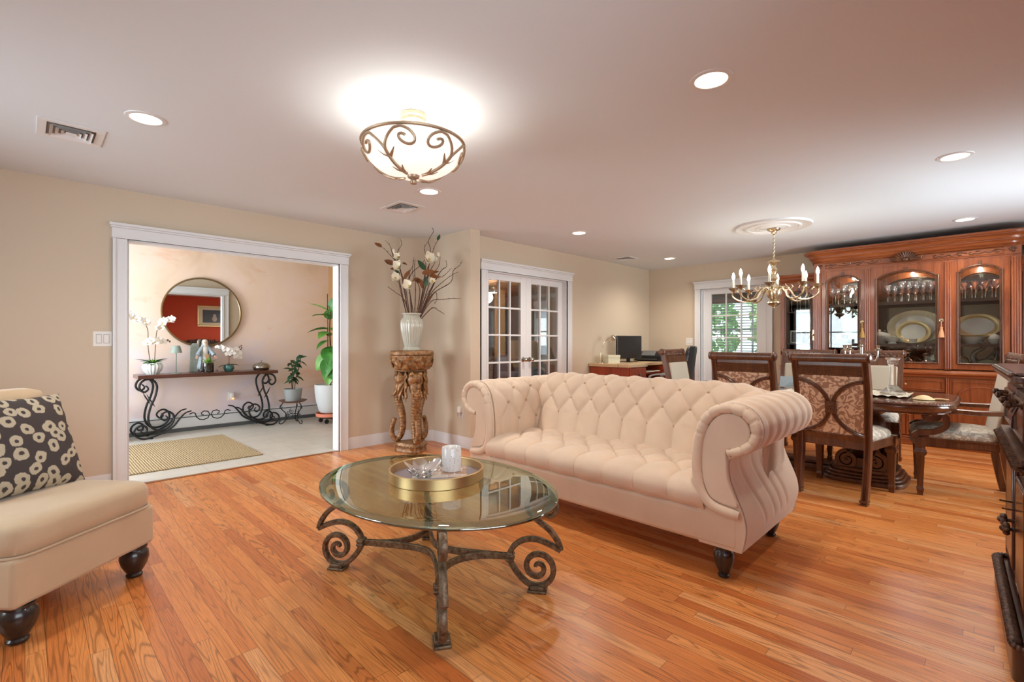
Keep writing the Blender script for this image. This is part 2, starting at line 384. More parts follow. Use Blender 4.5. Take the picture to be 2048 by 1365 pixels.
# left wall with the wide opening, the canted corner and the jutting return
m = M().bx(-1.7, .58, YA, YA+.12, 0, ZC).bx(.58, 2.425, YA, YA+.12, 2.05, ZC).bx(2.425, 3.18, YA, YA+.12, 0, ZC)
m.prism([(3.17, YA), (3.46, 4.77), (3.62, 4.77), (3.62, YA+.12), (3.17, YA+.12)], 0, ZC)
struct('wall_left', m, WALL, ang=0)
struct('wall_return', M().bx(3.46, 3.60, 4.08, 4.78, 0, ZC), WALL, ang=0)
struct('wall_far', M().bx(3.60, 3.86, YF, YF+.12, 0, ZC).bx(3.86, 5.41, YF, YF+.12, 2.06, ZC).bx(5.41, XB, YF, YF+.12, 0, ZC), WALL, ang=0)
struct('wall_back', M().bx(XB, XB+.12, 3.36, YF+.12, 0, ZC).bx(XB, XB+.12, 2.36, 3.36, 2.06, ZC).bx(XB, XB+.12, -1.6, 2.36, 0, ZC), WALL, ang=0)
struct('wall_front', M().bx(-1.8, -.85, -.72, -.60, 0, ZC).bx(1.45, 3.7, -.72, -.60, 0, ZC).bx(-.85, 1.45, -.72, -.60, 0, .75).bx(-.85, 1.45, -.72, -.60, 2.15, ZC), RED, ang=0)
struct('wall_dining', M().bx(3.7, 4.4, -1.6, -1.48, 0, ZC).bx(6.4, XB, -1.6, -1.48, 0, ZC).bx(4.4, 6.4, -1.6, -1.48, 0, .85).bx(4.4, 6.4, -1.6, -1.48, 2.1, ZC).bx(3.58, 3.7, -1.6, -.60, 0, ZC), WALL, ang=0)
struct('wall_side', M().bx(-1.7, -1.58, -.72, 2.7, 0, ZC).bx(-1.7, -1.58, 4.3, YA+.12, 0, ZC).bx(-1.7, -1.58, 2.7, 4.3, 0, .7).bx(-1.7, -1.58, 2.7, 4.3, 2.2, ZC), WALL, ang=0)
struct('wall_hall', M().bx(-1.5, 3.6, YH, YH+.12, 0, ZC), FAUX, ang=0)
struct('wall_hall_side', M().bx(3.48, 3.6, YA+.12, YH, 0, ZC).bx(-1.5, -1.38, YA+.12, 5.5, 0, ZC).bx(-1.5, -1.38, 7.3, YH, 0, ZC).bx(-1.5, -1.38, 5.5, 7.3, 2.3, ZC), TANW, ang=0)
struct('wall_den', M().bx(3.6, 3.72, YA, 8.1, 0, ZC).bx(3.6, 7.84, 7.98, 8.1, 0, ZC).bx(7.72, 7.84, YF+.12, 6.45, 0, ZC).bx(7.72, 7.84, 7.05, 8.1, 0, ZC).bx(7.72, 7.84, 6.45, 7.05, 0, .85).bx(7.72, 7.84, 6.45, 7.05, 1.95, ZC), GREYW, ang=0)
struct('wall_sunroom', M().bx(10.6, 10.72, -.6, .9, 0, 2.6).bx(10.6, 10.72, 4.45, 4.6, 0, 2.6).bx(10.6, 10.72, .9, 4.45, 0, .62).bx(10.6, 10.72, .9, 4.45, 2.25, 2.6).bx(7.84, 10.7, -.7, -.6, 0, 2.6).bx(7.84, 8.2, 4.5, 4.6, 0, 2.6).bx(10.2, 10.6, 4.5, 4.6, 0, 2.6).bx(8.2, 10.2, 4.5, 4.6, 0, .7).bx(8.2, 10.2, 4.5, 4.6, 2.3, 2.6), GREYW, ang=0)

# ---- trim
def casing(name, ax, p, a, b, zt, s=1, wd=.095, dep=.022, jamb=.12, skip=''):
    # a..b clear opening along the wall, zt head; s = side the face looks to (toward -axis if 1)
    m = M()
    def B(u0, u1, d0, d1, z0, z1):
        lo, hi = sorted((p - s*d0, p - s*d1))
        if ax == 'x': m.bx(u0, u1, lo, hi, z0, z1)
        else: m.bx(lo, hi, u0, u1, z0, z1)
    for q, (u0, u1) in enumerate(((a-wd, a), (b, b+wd))):
        if str(q) in skip: continue
        B(u0, u1, 0, dep, 0, zt)
        B(u0, u0+.02, 0, dep+.008, 0, zt); B(u1-.014, u1, 0, dep+.004, 0, zt)
    B(a-wd-.005, b+wd+.005, 0, dep+.006, zt, zt+.085); B(a-wd-.012, b+wd+.012, 0, dep+.018, zt+.085, zt+.10)
    B(a-wd-.02, b+wd+.02, 0, dep+.032, zt+.10, zt+.122); B(a-wd, b+wd, 0, dep+.012, zt, zt+.014)
    if jamb:
        B(a-.012, a+.012, -jamb-.01, .002, 0, zt); B(b-.012, b+.012, -jamb-.01, .002, 0, zt); B(a-.012, b+.012, -jamb-.01, .002, zt-.014, zt+.012)
    return struct(name, m, TRIM, ang=0, bev=.003)
casing('trim_1', 'x', YA, .592, 2.412, 2.035)
casing('trim_4', 'x', YA+.12, .592, 2.412, 2.035, s=-1, jamb=0)
casing('trim_2', 'x', YF, 3.872, 5.40, 2.045, wd=.10)
casing('trim_3', 'y', XB, 2.372, 3.35, 2.035)
def base(name, segs):
    m = M()
    prof = [(0, 0), (.016, 0), (.016, .095), (.012, .112), (.006, .125), (0, .13)]
    for (x0, y0), (x1, y1) in segs: m.sweep([(x0, y0, 0), (x1, y1, 0)], prof)
    struct(name, m, TRIM, ang=30)
base('baseboard_left', [((3.175, YA-.001), (2.51, YA-.001)), ((3.465, 4.765), (3.17, YA)), ((3.459, 4.08), (3.459, 4.77)), ((.49, YA-.001), (-1.58, YA-.001))])
base('baseboard_far', [((XB, YF-.001), (5.505, YF-.001)), ((3.6, 4.079), (3.46, 4.079))])
base('baseboard_back', [((XB-.001, 3.45), (XB-.001, YF)), ((XB-.001, 2.16), (XB-.001, 2.27))])
struct('trim_5', M().bx(.60, 2.41, YA-.012, YA+.03, 0, .006), wood('threshold_oak', '#7a4722', '#a5652f', '#b87840', .3, 'x'), ang=0)

# ---- glazed doors: frame with lites, panes, knobs
def lite_frame(w_, h, cols, rows, st=.10, top=.085, bot=.235, mun=.022, th=.04):
    m = M(); m.bx(0, st, 0, th, 0, h).bx(w_-st, w_, 0, th, 0, h).bx(st, w_-st, 0, th, 0, bot).bx(st, w_-st, 0, th, h-top, h)
    gw = w_-2*st; gh = h-top-bot
    for i in range(1, cols): x = st+gw*i/cols; m.bx(x-mun/2, x+mun/2, .006, th-.006, bot, h-top)
    for j in range(1, rows): z = bot+gh*j/rows; m.bx(st, w_-st, .004, th-.004, z-mun/2, z+mun/2)
    p = M().bx(st-.005, w_-st+.005, th/2-.002, th/2+.002, bot-.005, h-top+.005)
    return m, p
def door(name, w_, h, loc, rz, knob=None, **k):
    m, p = lite_frame(w_, h, **k)
    o = struct(name, m, TRIM, ang=0, bev=.004, loc=loc, rz=rz)
    obj('pane', p, PANE, o, ang=0)
    if knob is not None:
        for s_, y in ((-1, 0), (1, .04)):
            kb = M().lathe([(.030, 0), (.030, .006), (.012, .010), (.010, .035), (.022, .042), (.028, .055), (.026, .066), (.012, .074), (.0005, .075)], 20, T=Matrix.Translation((knob, y, .945)) @ Matrix.Rotation(R(90 if s_ < 0 else -90), 4, 'X'))
            obj('knob', kb, CHROME, o)
    return o
door('door_1', .765, 2.03, (3.872+.002, YF+.07, .012), 0, knob=.705, cols=3, rows=5)
door('door_2', .757, 2.03, (3.872+.769, YF+.07, .012), 0, knob=.06, cols=3, rows=5)
door('door_3', .95, 2.02, (XB+.05, 3.335, .012), R(-90), cols=3, rows=5, st=.135, bot=.2)
def window(name, w_, h, loc, rz, cols=2, rows=2):
    m, p = lite_frame(w_, h, cols, rows, st=.06, top=.06, bot=.06, mun=.03, th=.05)
    m.bx(-.09, 0, -.04, .03, -.09, h+.09).bx(w_, w_+.09, -.04, .03, -.09, h+.09).bx(-.09, w_+.09, -.04, .03, h, h+.10).bx(-.12, w_+.12, -.07, .03, -.04, 0)
    o = struct(name, m, TRIM, ang=0, loc=loc, rz=rz); obj('pane', p, PANE, o, ang=0); return o
window('window_1', 1.6, 1.5, (-1.62, 2.7, .7), R(90), 3, 2)
window('added_window', 2.3, 1.4, (1.45, -.63, .75), R(180), 3, 2)  # unseen window added in the red wall to let the front fill in
window('window_2', .6, 1.1, (7.75, 7.05, .85), R(-90), 1, 2)
window('window_3', 2.0, 1.25, (6.4, -1.5, .85), R(180), 3, 2)
window('window_4', 3.55, 1.63, (10.63, 4.45, .62), R(-90), 4, 2)
window('window_5', 2.0, 1.6, (8.2, 4.53, .7), 0, 3, 2)
m, p = lite_frame(1.8, 2.3, 3, 4, st=.12); o = struct('door_4', m, TRIM, ang=0, loc=(-1.45, 5.5, 0), rz=R(90)); obj('pane', p, PANE, o, ang=0)

# ---- blinds in the sunroom window, roman shade, sunroom sill bench
BLIND = plain('blind_white', '#dcdfe0', .5)
m = M()
for i in range(26):
    z = .70 + i*.058
    m.box((0, 0, 0), (.045, 3.4, .003), T=Matrix.Translation((10.52, 2.68, z)) @ Matrix.Rotation(R(22), 4, 'Y'))
b = obj('window_blind', m, BLIND, ang=0); tag(b, 'white slatted blind across the sunroom window beyond the glazed back door', 'blind')
SHADE = wood('woven_shade', '#4a3a30', '#6a5444', '#7d6654', .8, 'y', 3, 0)
t = thing('roman_shade', 'brown woven roman shade at the top of the sunroom doorway glass', 'shade', (8.3, 0, 0))
obj('shade_panel', M().bx(-.01, .01, 1.6, 3.9, 1.90, 2.5), SHADE, t, ang=0)
obj('hem_fold', M().bx(-.03, .03, 1.6, 3.9, 1.83, 1.91), wood('shade_hem', '#6a4a38', '#8a6248', '#9c7256', .8, 'y', 3, 0), t, ang=0, bev=.01)
t = thing('pendant_lamp', 'small pendant lamp with amber glass shade behind the back door', 'pendant lamp', (8.9, 2.75, 0))
obj('cord', M().tube([(0, 0, 2.6), (0, 0, 1.73)], .006, 6), BLACK, t)
obj('cap', M().lathe([(.001, 1.75), (.03, 1.74), (.06, 1.70), (.075, 1.66)], 16), BIRON, t)
obj('lamp_shade', M().lathe([(.07, 1.68), (.095, 1.64), (.105, 1.60), (.115, 1.575), (.09, 1.575)], 18, fl=(12, .03)), plain('amber_glass', '#e2b25e', .4, emit=.8), t)
t = thing('window_bench', 'white topped low bench under the sunroom window', 'bench', (10.2, 0, 0))
obj('bench_top', M().bx(-.25, .25, 1.0, 4.3, .60, .65), TRIM, t, ang=0, bev=.01); obj('bench_front', M().bx(-.2, .25, 1.05, 4.25, 0, .60), GREYM, t, ang=0)

# ---- trees outside
def tree(x, y, h, r, mt, lab, seed):
    rn = random.Random(seed); t = thing('tree', lab, 'tree', (x, y, -.4), group='trees outside the sunroom')
    obj('trunk', M().tube([(0, 0, 0), (.1, .05, h*.4), (0, .1, h*.8)], [.16, .11, .05], 8), STEM, t)
    m = M()
    for i in range(1500):
        a = rn.uniform(0, 2*pi); u = rn.uniform(-1, 1); q = r*rn.uniform(.55, 1)**.5
        c = V((q*cos(a)*sqrt(1-u*u), q*sin(a)*sqrt(1-u*u), h*.58 + u*h*.52)); s = rn.uniform(.09, .2)
        rot = Matrix.Rotation(rn.uniform(0, 6), 4, (rn.uniform(-1, 1), rn.uniform(-1, 1), .6))
        m.add([(-s, 0, 0), (0, -s*.5, .02), (s, 0, 0), (0, s*.5, .02)], [(0, 1, 2, 3)], Matrix.Translation(c) @ rot)
    obj('crown', m, mt, t, ang=0)
LT = [plain('tree_leaf_a', '#a8d080', .6, emit=0), plain('tree_leaf_b', '#86b96c', .6), plain('tree_leaf_c', '#c8e4a0', .6)]
for i, (x, y, h, r, q, lab) in enumerate(((13.4, 3.2, 3.6, 1.25, 0, 'mid green leafy tree outside, first from the left in the back door panes'), (14.0, .3, 4.6, 1.5, 2, 'pale green tall tree outside the sunroom, behind the pendant lamp'), (13.0, 6.0, 3.2, 1.3, 1, 'dark green bushy tree at the far end of the sunroom window'), (17.2, 3.6, 5.2, 2.2, 2, 'light green distant tree rising above the hedge trees outside'))):
    tree(x, y, h, r, LT[q], lab, i)
struct('ground', M().bx(10.9, 24, -8, 16, -.5, -.4), plain('lawn_green', '#6f9a4a', .9, nz=.3), ang=0)

# ---- den behind the french doors
t = thing('leather_sofa', 'dark blue-grey leather sofa in the den behind the french doors', 'sofa', (6.75, 6.45, 0), R(-135))
SL = plain('slate_leather', '#4a5260', .4)
obj('sofa_base', M().bx(-.75, .75, -.45, .45, .08, .42), SL, t, ang=0, bev=.05); obj('backrest', M().bx(-.75, .75, -.5, -.2, .3, .92), SL, t, ang=0, bev=.08)
for s in (-1, 1):
    obj('arm', M().bx(s*.75-.12, s*.75+.12, -.45, .45, .08, .66), SL, t, ang=0, bev=.07); obj('seat_cushion', M().bx(min(0, s*.63), max(0, s*.63), -.2, .46, .40, .54), SL, t, ang=0, bev=.05)
for i, (y0, y1) in enumerate(((6.98, 7.24), (6.28, 6.52))):
    m = M().grid(lambda u, v: (7.66+.025*sin(u*32), lerp(y0, y1, u), .05+2.05*v), 40, 1)
    tag(obj('curtain', m, plain('curtain_taupe%d' % i, '#a3917e', .8)), 'taupe curtain hanging at the %s of the den window' % ('left side' if i == 0 else 'right side'), 'curtain')
t = thing('den_console', 'dark console with shelf against the far den wall', 'table', (7.52, 7.60, 0))
obj('table_top', M().bx(-.18, .18, -.30, .30, .90, .94), DARKW, t, ang=0, bev=.005); obj('shelf', M().bx(-.16, .16, -.28, .28, .45, .48), DARKW, t, ang=0)
for x in (-.15, .15):
    for y in (-.27, .27): obj('leg', M().bx(x-.02, x+.02, y-.02, y+.02, 0, .90), DARKW, t, ang=0)
t = thing('figurine', 'small tan seated figurine on the den console', 'figurine', (7.45, 7.62, .94))
obj('body', M().lathe([(.08, 0), (.09, .05), (.07, .14), (.04, .2), (.055, .25), (.05, .31), (.001, .34)], 12), plain('tan_clay', '#c08f62', .7), t); obj('arms', M().tube([(0, .05, .2), (-.05, .1, .1), (-.1, 0, .08), (-.05, -.1, .1), (0, -.05, .2)], .018, 6), plain('tan_clay2', '#a87a50', .7), t)
tag(obj('wall_panel_post', M().bx(6.62, 6.78, 6.92, 7.06, 0, 2.2), plain('tan_post', '#c79a68', .7), ang=0), 'square tan wood post standing in the den', 'post')
t = thing('ceiling_fan_light', 'pale blue glass light under the wooden den ceiling', 'ceiling light', (5.45, 5.98, 0))
obj('stem', M().tube([(0, 0, 2.2), (0, 0, 2.10)], .012, 8), CHROME, t)
for i in range(3):
    a = i*2.1; obj('glass_shade', M().lathe([(.03, .1), (.06, .06), (.075, 0), (.06, -.01)], 14, c=(.13*cos(a), .13*sin(a), 2.02), fl=(10, .05)), plain('blue_glass', '#c4dcea', .25), t)
light('den_lamp', 'POINT', (5.45, 5.98, 1.93), 300, (1, .95, .88), .1)
t = thing('den_armchair', 'tan upholstered armchair by the den window', 'armchair', (7.15, 6.75, 0), R(-225))
obj('seat', M().bx(-.30, .30, -.28, .3, .12, .45), plain('tan_cloth', '#9c8870', .85), t, ang=0, bev=.05); obj('backrest', M().bx(-.30, .30, -.33, -.19, .3, 1.22), plain('tan_cloth2', '#a8957c', .85), t, ang=0, bev=.07)
for x in (-.32, .32): obj('arm', M().bx(x-.05, x+.05, -.28, .28, .12, .62), plain('tan_cloth3', '#9c8870', .85), t, ang=0, bev=.05)
for x in (-.27, .27):
    for y in (-.25, .26): obj('leg', M().lathe([(.018, 0), (.025, .12)], 8, c=(x, y, 0)), DARKW, t)

# ================================================================ CEILING FITTINGS
CANL = plain('downlight_lens', '#fff0d8', .4, emit=5.5)
cans = [(.474, 3.342, 'recessed ceiling light near the vent above the slipper chair'), (2.29, .945, 'recessed ceiling light large and nearest, alone over the room'), (2.357, 3.309, 'recessed ceiling light just behind the scrolled bowl fixture'), (4.398, .177, 'recessed ceiling light toward the dining room, above the cabinet side'), (6.745, .196, 'recessed ceiling light closest to the china cabinet cornice'), (4.471, 3.358, 'recessed ceiling light between the bowl fixture and the chandelier'), (6.804, 3.431, 'recessed ceiling light over the office corner, small and far')]
for x, y, lab in cans:
    t = thing('recessed_light', lab, 'ceiling light', (x, y, ZC), group='recessed ceiling lights')
    obj('trim_ring', M().lathe([(.072, -.001), (.074, -.006), (.094, -.004), (.097, 0)], 32), TRIM, t)
    obj('lens', M().lathe([(.0005, -.004), (.045, -.0045), (.072, -.002)], 32), CANL, t)
    light('downlight', 'SPOT', (x, y, ZC-.03), 66 if y > 3.33 and x > 3 else 52, WARM, .07, None, (0, 0, -1), 150, .9)
def vent(x0, x1, y0, y1, lab):
    t = thing('ceiling_vent', lab, 'vent', ((x0+x1)/2, (y0+y1)/2, ZC), group='ceiling vents')
    a = (x1-x0)/2; b = (y1-y0)/2; VW = TRIM
    m = M()
    for k, (w0, w1, z) in enumerate(((1.0, .90, -.006),)):
        m.bx(-a, a, -b, -b*.72, z, 0).bx(-a, a, b*.72, b, z, 0).bx(-a, -a*.72, -b*.72, b*.72, z, 0).bx(a*.72, a, -b*.72, b*.72, z, 0)
    obj('frame', m, VW, t, ang=0, bev=.002)
    obj('throat', M().bx(-a*.72, a*.72, -b*.72, b*.72, -.0012, 0), plain('vent_dark', '#7d726a', .9), t, ang=0)
    m = M()
    for f in (.64, .47, .30):
        A, B = a*f, b*f; q = .012
        for s in (-1, 1):
            m.add([(-A, s*B, -.016), (A, s*B, -.016), (A-q, s*(B-q*1.3), -.002), (-A+q, s*(B-q*1.3), -.002)], [(0, 1, 2, 3)])
            m.add([(s*A, -B, -.016), (s*A, B, -.016), (s*(A-q*1.3), B-q, -.002), (s*(A-q*1.3), -B+q, -.002)], [(0, 1, 2, 3)])
    m.bx(-a*.16, a*.16, -b*.16, b*.16, -.016, -.012)
    obj('louver', m, VW, t, ang=0)
vent(.045, .34, 3.72, 4.04, 'white square ceiling vent at the left, by the nearest wall')
vent(2.33, 2.60, 3.71, 4.05, 'white square ceiling vent behind the bowl ceiling fixture')
vent(6.2, 6.48, 3.75, 4.05, 'white square ceiling vent far off above the desk corner')

# semi-flush bowl fixture
t = thing('bowl_ceiling_light', 'scrolled bronze semi-flush ceiling light with glowing glass bowl', 'ceiling light', (1.5, 2.25, 0))
obj('canopy', M().lathe([(.001, 2.385), (.035, 2.386), (.045, 2.392), (.06, 2.40), (.062, 2.415), (.07, 2.42), (.072, 2.438)], 28), FIXM, t)
obj('stem', M().tube([(0, 0, 2.40), (0, 0, 2.12)], .011, 10).lathe([(.001, 2.055), (.018, 2.062), (.02, 2.075), (.012, 2.088), (.03, 2.094), (.036, 2.11), (.012, 2.12)], 16), FIXM, t)
prof = [(.02 + .25*sin(pi/2*k/14)**.9, 2.105 + .165*(1-cos(pi/2*k/14))) for k in range(15)]
obj('glass_bowl', M().lathe(prof, 40), plain('lit_alabaster', '#fff8ec', .5, emit=.62), t)
obj('rim', M().tube([(.275*cos(2*pi*i/48), .275*sin(2*pi*i/48), 2.275) for i in range(48)], .009, 8, closed=True), FIXM, t)
def bowlp(u, a):  # point just outside the bowl, u 0 bottom .. 1 rim
    k = u*pi/2; r = .028+.25*sin(k)**.9; return V((r*cos(a), r*sin(a), 2.10+.168*(1-cos(k))))
for i in range(4):
    a0 = R(20 + 90*i); m = M()
    m.tube([bowlp(lerp(.06, .62, q/10), a0) for q in range(11)], .0085, 8)
    for s in (-1, 1):
        pts = []
        for q in range(37):
            u = q/36
            if u < .35: U, A = lerp(.58, .96, (u/.35)), a0 + s*lerp(0, .30, (u/.35)**1.6)
            else:
                th = (u-.35)/.65*2.3*pi; rr = lerp(.20, .03, (u-.35)/.65)
                U = .78 + rr*cos(th)*.95; A = a0 + s*(.30 + .26 + rr*1.3*(-cos(th+0.9)) )*1 if False else a0 + s*(.46 - rr*.8*cos(th)*.6 + rr*1.2*sin(th))
                U = .78 + rr*.95*cos(th)
            pts.append(bowlp(min(U, .985), A))
        m.tube(pts, .0072, 8)
    obj('scroll_arm', m, FIXM, t)
    m = M()
    for (u, s2, ln) in ((.12, 1, .05), (.12, -1, .05), (.46, 1, .04), (.46, -1, .04)):
        p0 = bowlp(u, a0); p1 = bowlp(u+.16, a0+s2*.22)
        m.sweep([p0, (p0+p1)/2+V((0, 0, -.006)), p1], rect(.024, .004), sc_=lambda q: 1-.8*q)
    obj('leaf', m, FIXM, t)
light('bowl_bulbs', 'POINT', (1.5, 2.25, 2.20), 9, (1, .96, .90), .06)
# ================================================================ LIVING ROOM
def resamp(pts, n):
    P = [V(p) for p in pts]; L = [0]
    for a, b in zip(P, P[1:]): L.append(L[-1] + (b-a).length)
    out = []; j = 0
    for i in range(n+1):
        d = L[-1]*i/n
        while j < len(P)-2 and L[j+1] < d: j += 1
        t = (d-L[j])/max(L[j+1]-L[j], 1e-9); out.append(P[j].lerp(P[j+1], min(max(t, 0), 1)))
    return out, L[-1]
def curve2(pts, n): return resamp([p.to_3d() if len(p) == 2 else p for p in bez([(x, y, 0) for x, y in pts], 10)], n)
def normals(P, closed=False):
    N = []
    for i in range(len(P)):
        t = P[min(i+1, len(P)-1)] - P[max(i-1, 0)]; N.append(V((t.y, -t.x, 0)).normalized())
    return N
def tuft(a, b):
    # buttons at integer (a,b), a+b even; creases along the diagonals, upright pleats below row 0
    if b < 0: return min(1, (abs(sin(pi*a/2)))**.45*.92 + .0)
    p, q = (a+b)/2, (a-b)/2
    return (abs(sin(pi*p))*abs(sin(pi*q)))**.36
# ---------------------------------------------------------------- chesterfield sofa
t = thing('chesterfield_sofa', 'tufted cream velvet chesterfield sofa with rolled pleated arms', 'sofa', (2.90, 1.88, 0))
SX0, SX1 = -.44, .46
def sofa_body():
    m = M().bx(SX0, SX1-.03, -1.0, 1.0, .16, .335)
    return obj('base_rail', m, VELVET, t, ang=40, bev=.022, seg=3)
sofa_body()
# back: tufted roll
sec = [(.03, .40), (.06, .47), (.085, .56), (.115, .66), (.14, .75), (.165, .83), (.205, .885), (.27, .915), (.345, .905), (.405, .86), (.43, .79), (.415, .71), (.375, .655), (.36, .58), (.375, .45), (.40, .30), (.40, .16)]
P, L = curve2(sec, 110); NN = normals(P)
def fback(u, v):
    i = int(round(v*110)); s = L*i/110; y = lerp(-.98, .98, u)
    b = (s-.255)/.125; k = .042
    wgt = 1 if s < .62 else max(0, 1-(s-.62)/.12)
    a = (y+.0)/.0975
    h = tuft(a, b) if b < 3.2 else 1
    d = -NN[i]*(k*(h-.35)*wgt)*min(1, s/.08)
    dip = max(0, (abs(y)-.70)/.28)**1.5*.06*max(0, (P[i].y-.5)/.4)
    return (P[i].x + d.x, y, P[i].y + d.y - dip)
obj('back_cushion', M().grid(fback, 340, 110, cap=True), VELVET, t, ang=0) .data.shade_smooth()
def btn(m, c, nrm, r=.011):
    q = V(nrm).to_track_quat('Z', 'Y').to_matrix().to_4x4()
    m.ell((0, 0, 0), (r, r, r*.55), 10, 6, T=Matrix.Translation(c) @ q)
for b in range(3):
    for a in range(-8, 9):
        if (a+b) % 2 == 0 and abs(a) < 8:
            s = .255+.125*b; i = int(round(s/L*110)); c = P[i] + NN[i]*.008; m = M()
            btn(m, (c.x-.002, a*.0975, c.y), (-NN[i].x, 0, -NN[i].y)); obj('button', m, BUTTON, t, ang=60)
# seat: tufted cushion
sseat = [(-.425, .33), (-.447, .35), (-.462, .385), (-.462, .42), (-.44, .452), (-.40, .468), (-.33, .476), (-.2, .48), (-.05, .482), (.12, .484)]
P2, L2 = curve2(sseat, 70); N2 = normals(P2)
def fseat(u, v):
    i = int(round(v*70)); s = L2*i/70; y = lerp(-.83, .83, u)
    b = (s-.30)/.125; a = y/.105
    h = tuft(a, b); e = min(1, (1-abs(y)/.84)/.05)
    d = -N2[i]*(.036*(h-.45))*min(1, s/.05)
    return (P2[i].x+d.x, y, P2[i].y+d.y - .02*(1-e)**2)
obj('seat_cushion', M().grid(fseat, 280, 70), VELVET, t, ang=0).data.shade_smooth()
for b in range(3):
    for a in range(-7, 8):
        if (a+b) % 2 == 0:
            i = int(round((.30+.125*b)/L2*70)); m = M()
            btn(m, (P2[i].x, a*.105, P2[i].y-.013), (0, 0, 1), .010); obj('seat_button', m, BUTTON, t, ang=60)
# arms: rolled profile swept front to back, inside tufted, outside pleated
prof_arm = [(.80, .30), (.785, .38), (.768, .50), (.770, .62), (.785, .72), (.815, .81), (.875, .872), (.965, .893), (1.05, .872), (1.10, .815), (1.108, .745), (1.075, .675), (1.01, .638), (.955, .615), (.945, .565), (.955, .50), (.985, .42), (1.018, .34), (1.03, .26), (1.012, .16)]
PA, LA = curve2(prof_arm, 120); NA = normals(PA)
def farm(sgn):
    def fn(u, v):
        i = int(round(v*120)); s = LA*i/120; x = lerp(SX0+.015, SX1-.01, u)
        p = PA[i]; n = -NA[i]; d = 0
        if s < .70:
            b = (s-.30)/.13; a = (x+.34)/.10
            wgt = min(1, max(0, (x+.40)/.08))*(1 if s < .60 else max(0, 1-(s-.60)/.10))*min(1, s/.1)
            d += .036*(tuft(a, b)-.75)*wgt if x < .25 else 0
        if .50 < s < 1.12:   # pleats over the roll
            q = sin(pi*(s-.50)/.62)
            for xc in (-.33, -.20, -.06, .09, .24, .36):
                xx = x - xc - .05*(s-.8)
                d -= .011*q*math.exp(-(xx/.016)**2)
                d += .004*q*math.exp(-((xx-.04)/.03)**2)
        if 1.16 < s < 1.55:  # drawn folds on the flank
            for xc, c in ((-.27, .28), (-.10, .24), (.02, .20), (.13, .2)):
                xx = x - xc - c*(s-1.2)*1.5
                d -= .013*sin(pi*(s-1.16)/.39)**.7*math.exp(-(xx/.017)**2)
            d += .014*sin(pi*(s-1.16)/.39)*max(0, (x+.3)/.7)
        p = p + n*d
        e = 1 if u > .02 else .985
        return (x, sgn*p.x, p.y)
    return fn
for sgn in (-1, 1):
    o = obj('arm', M().grid(farm(sgn), 90, 120), VELVET, t, ang=0); o.data.shade_smooth()
    o['label'] = 'rolled pleated sofa arm'
    for b in range(3):
        i = int(round((.30+.13*b)/LA*120))
        for a in range(1, 6):
            if (a+b) % 2 == 0:
                m = M(); btn(m, (-.34+.10*a, sgn*(PA[i].x - NA[i].x*-.010), PA[i].y - NA[i].y*-.010), (0, -sgn*NA[i].x*-1, -NA[i].y), .011); obj('arm_button', m, BUTTON, o, ang=60)
    face = [(p.x, p.y) for p in PA] + [(.80, .16)]
    obj('arm_end', M().prism([(sgn*x, z) for x, z in face], SX0+.002, SX0+.03, 'x'), VELVET, o, ang=40)
    obj('arm_back_end', M().prism([(sgn*x, z) for x, z in face], SX1-.035, SX1-.012, 'x'), VELVET, o, ang=40)
    wl = [(1.005, .345), (.94, .352), (.88, .365), (.835, .40), (.808, .455), (.796, .54), (.80, .64), (.812, .72), (.842, .80), (.895, .85), (.965, .868), (1.035, .848), (1.077, .80), (1.082, .74), (1.05, .688), (1.0, .658), (.95, .645)]
    W, LW = curve2(wl, 150)
    def rr(u, LW=LW):
        r = .027*(min(1, u/.02)*.25+.75)
        if u > .42: r -= .0055*max(0, cos(u*LW/.058*2*pi))**6
        return r*(1 if u < .93 else 1-(u-.93)*3.5)
    obj('pleated_welt', M().tube([(SX0-.004, sgn*p.x, p.y) for p in W], rr, 12), VELVET, o, ang=70)
    pan = [(.948, .60), (.953, .52), (.975, .45), (1.0, .385), (.93, .386), (.875, .402), (.845, .44), (.826, .50), (.82, .60), (.83, .70), (.86, .775), (.905, .825), (.965, .842), (1.02, .826), (1.052, .785), (1.055, .735), (1.03, .69), (.985, .668), (.948, .655)]
    pp = [(p.x, p.y) for p in bez([(sgn*x, z, 0) for x, z in pan+pan[:1]], 5)[:-1]]
    obj('arm_panel', M().prism(pp, SX0-.014, SX0+.01, 'x'), VELVET, o, ang=40, bev=.012, seg=3)
TURN = [(.022, 0), (.028, .004), (.030, .012), (.022, .018), (.026, .026), (.036, .045), (.046, .075), (.051, .105), (.048, .128), (.038, .142), (.044, .146), (.046, .152), (.044, .165)]
for x in (-.39, .34):
    for y in (-.91, .91): obj('leg', M().lathe(TURN, 24, (x, y, 0)), DLEG, t)

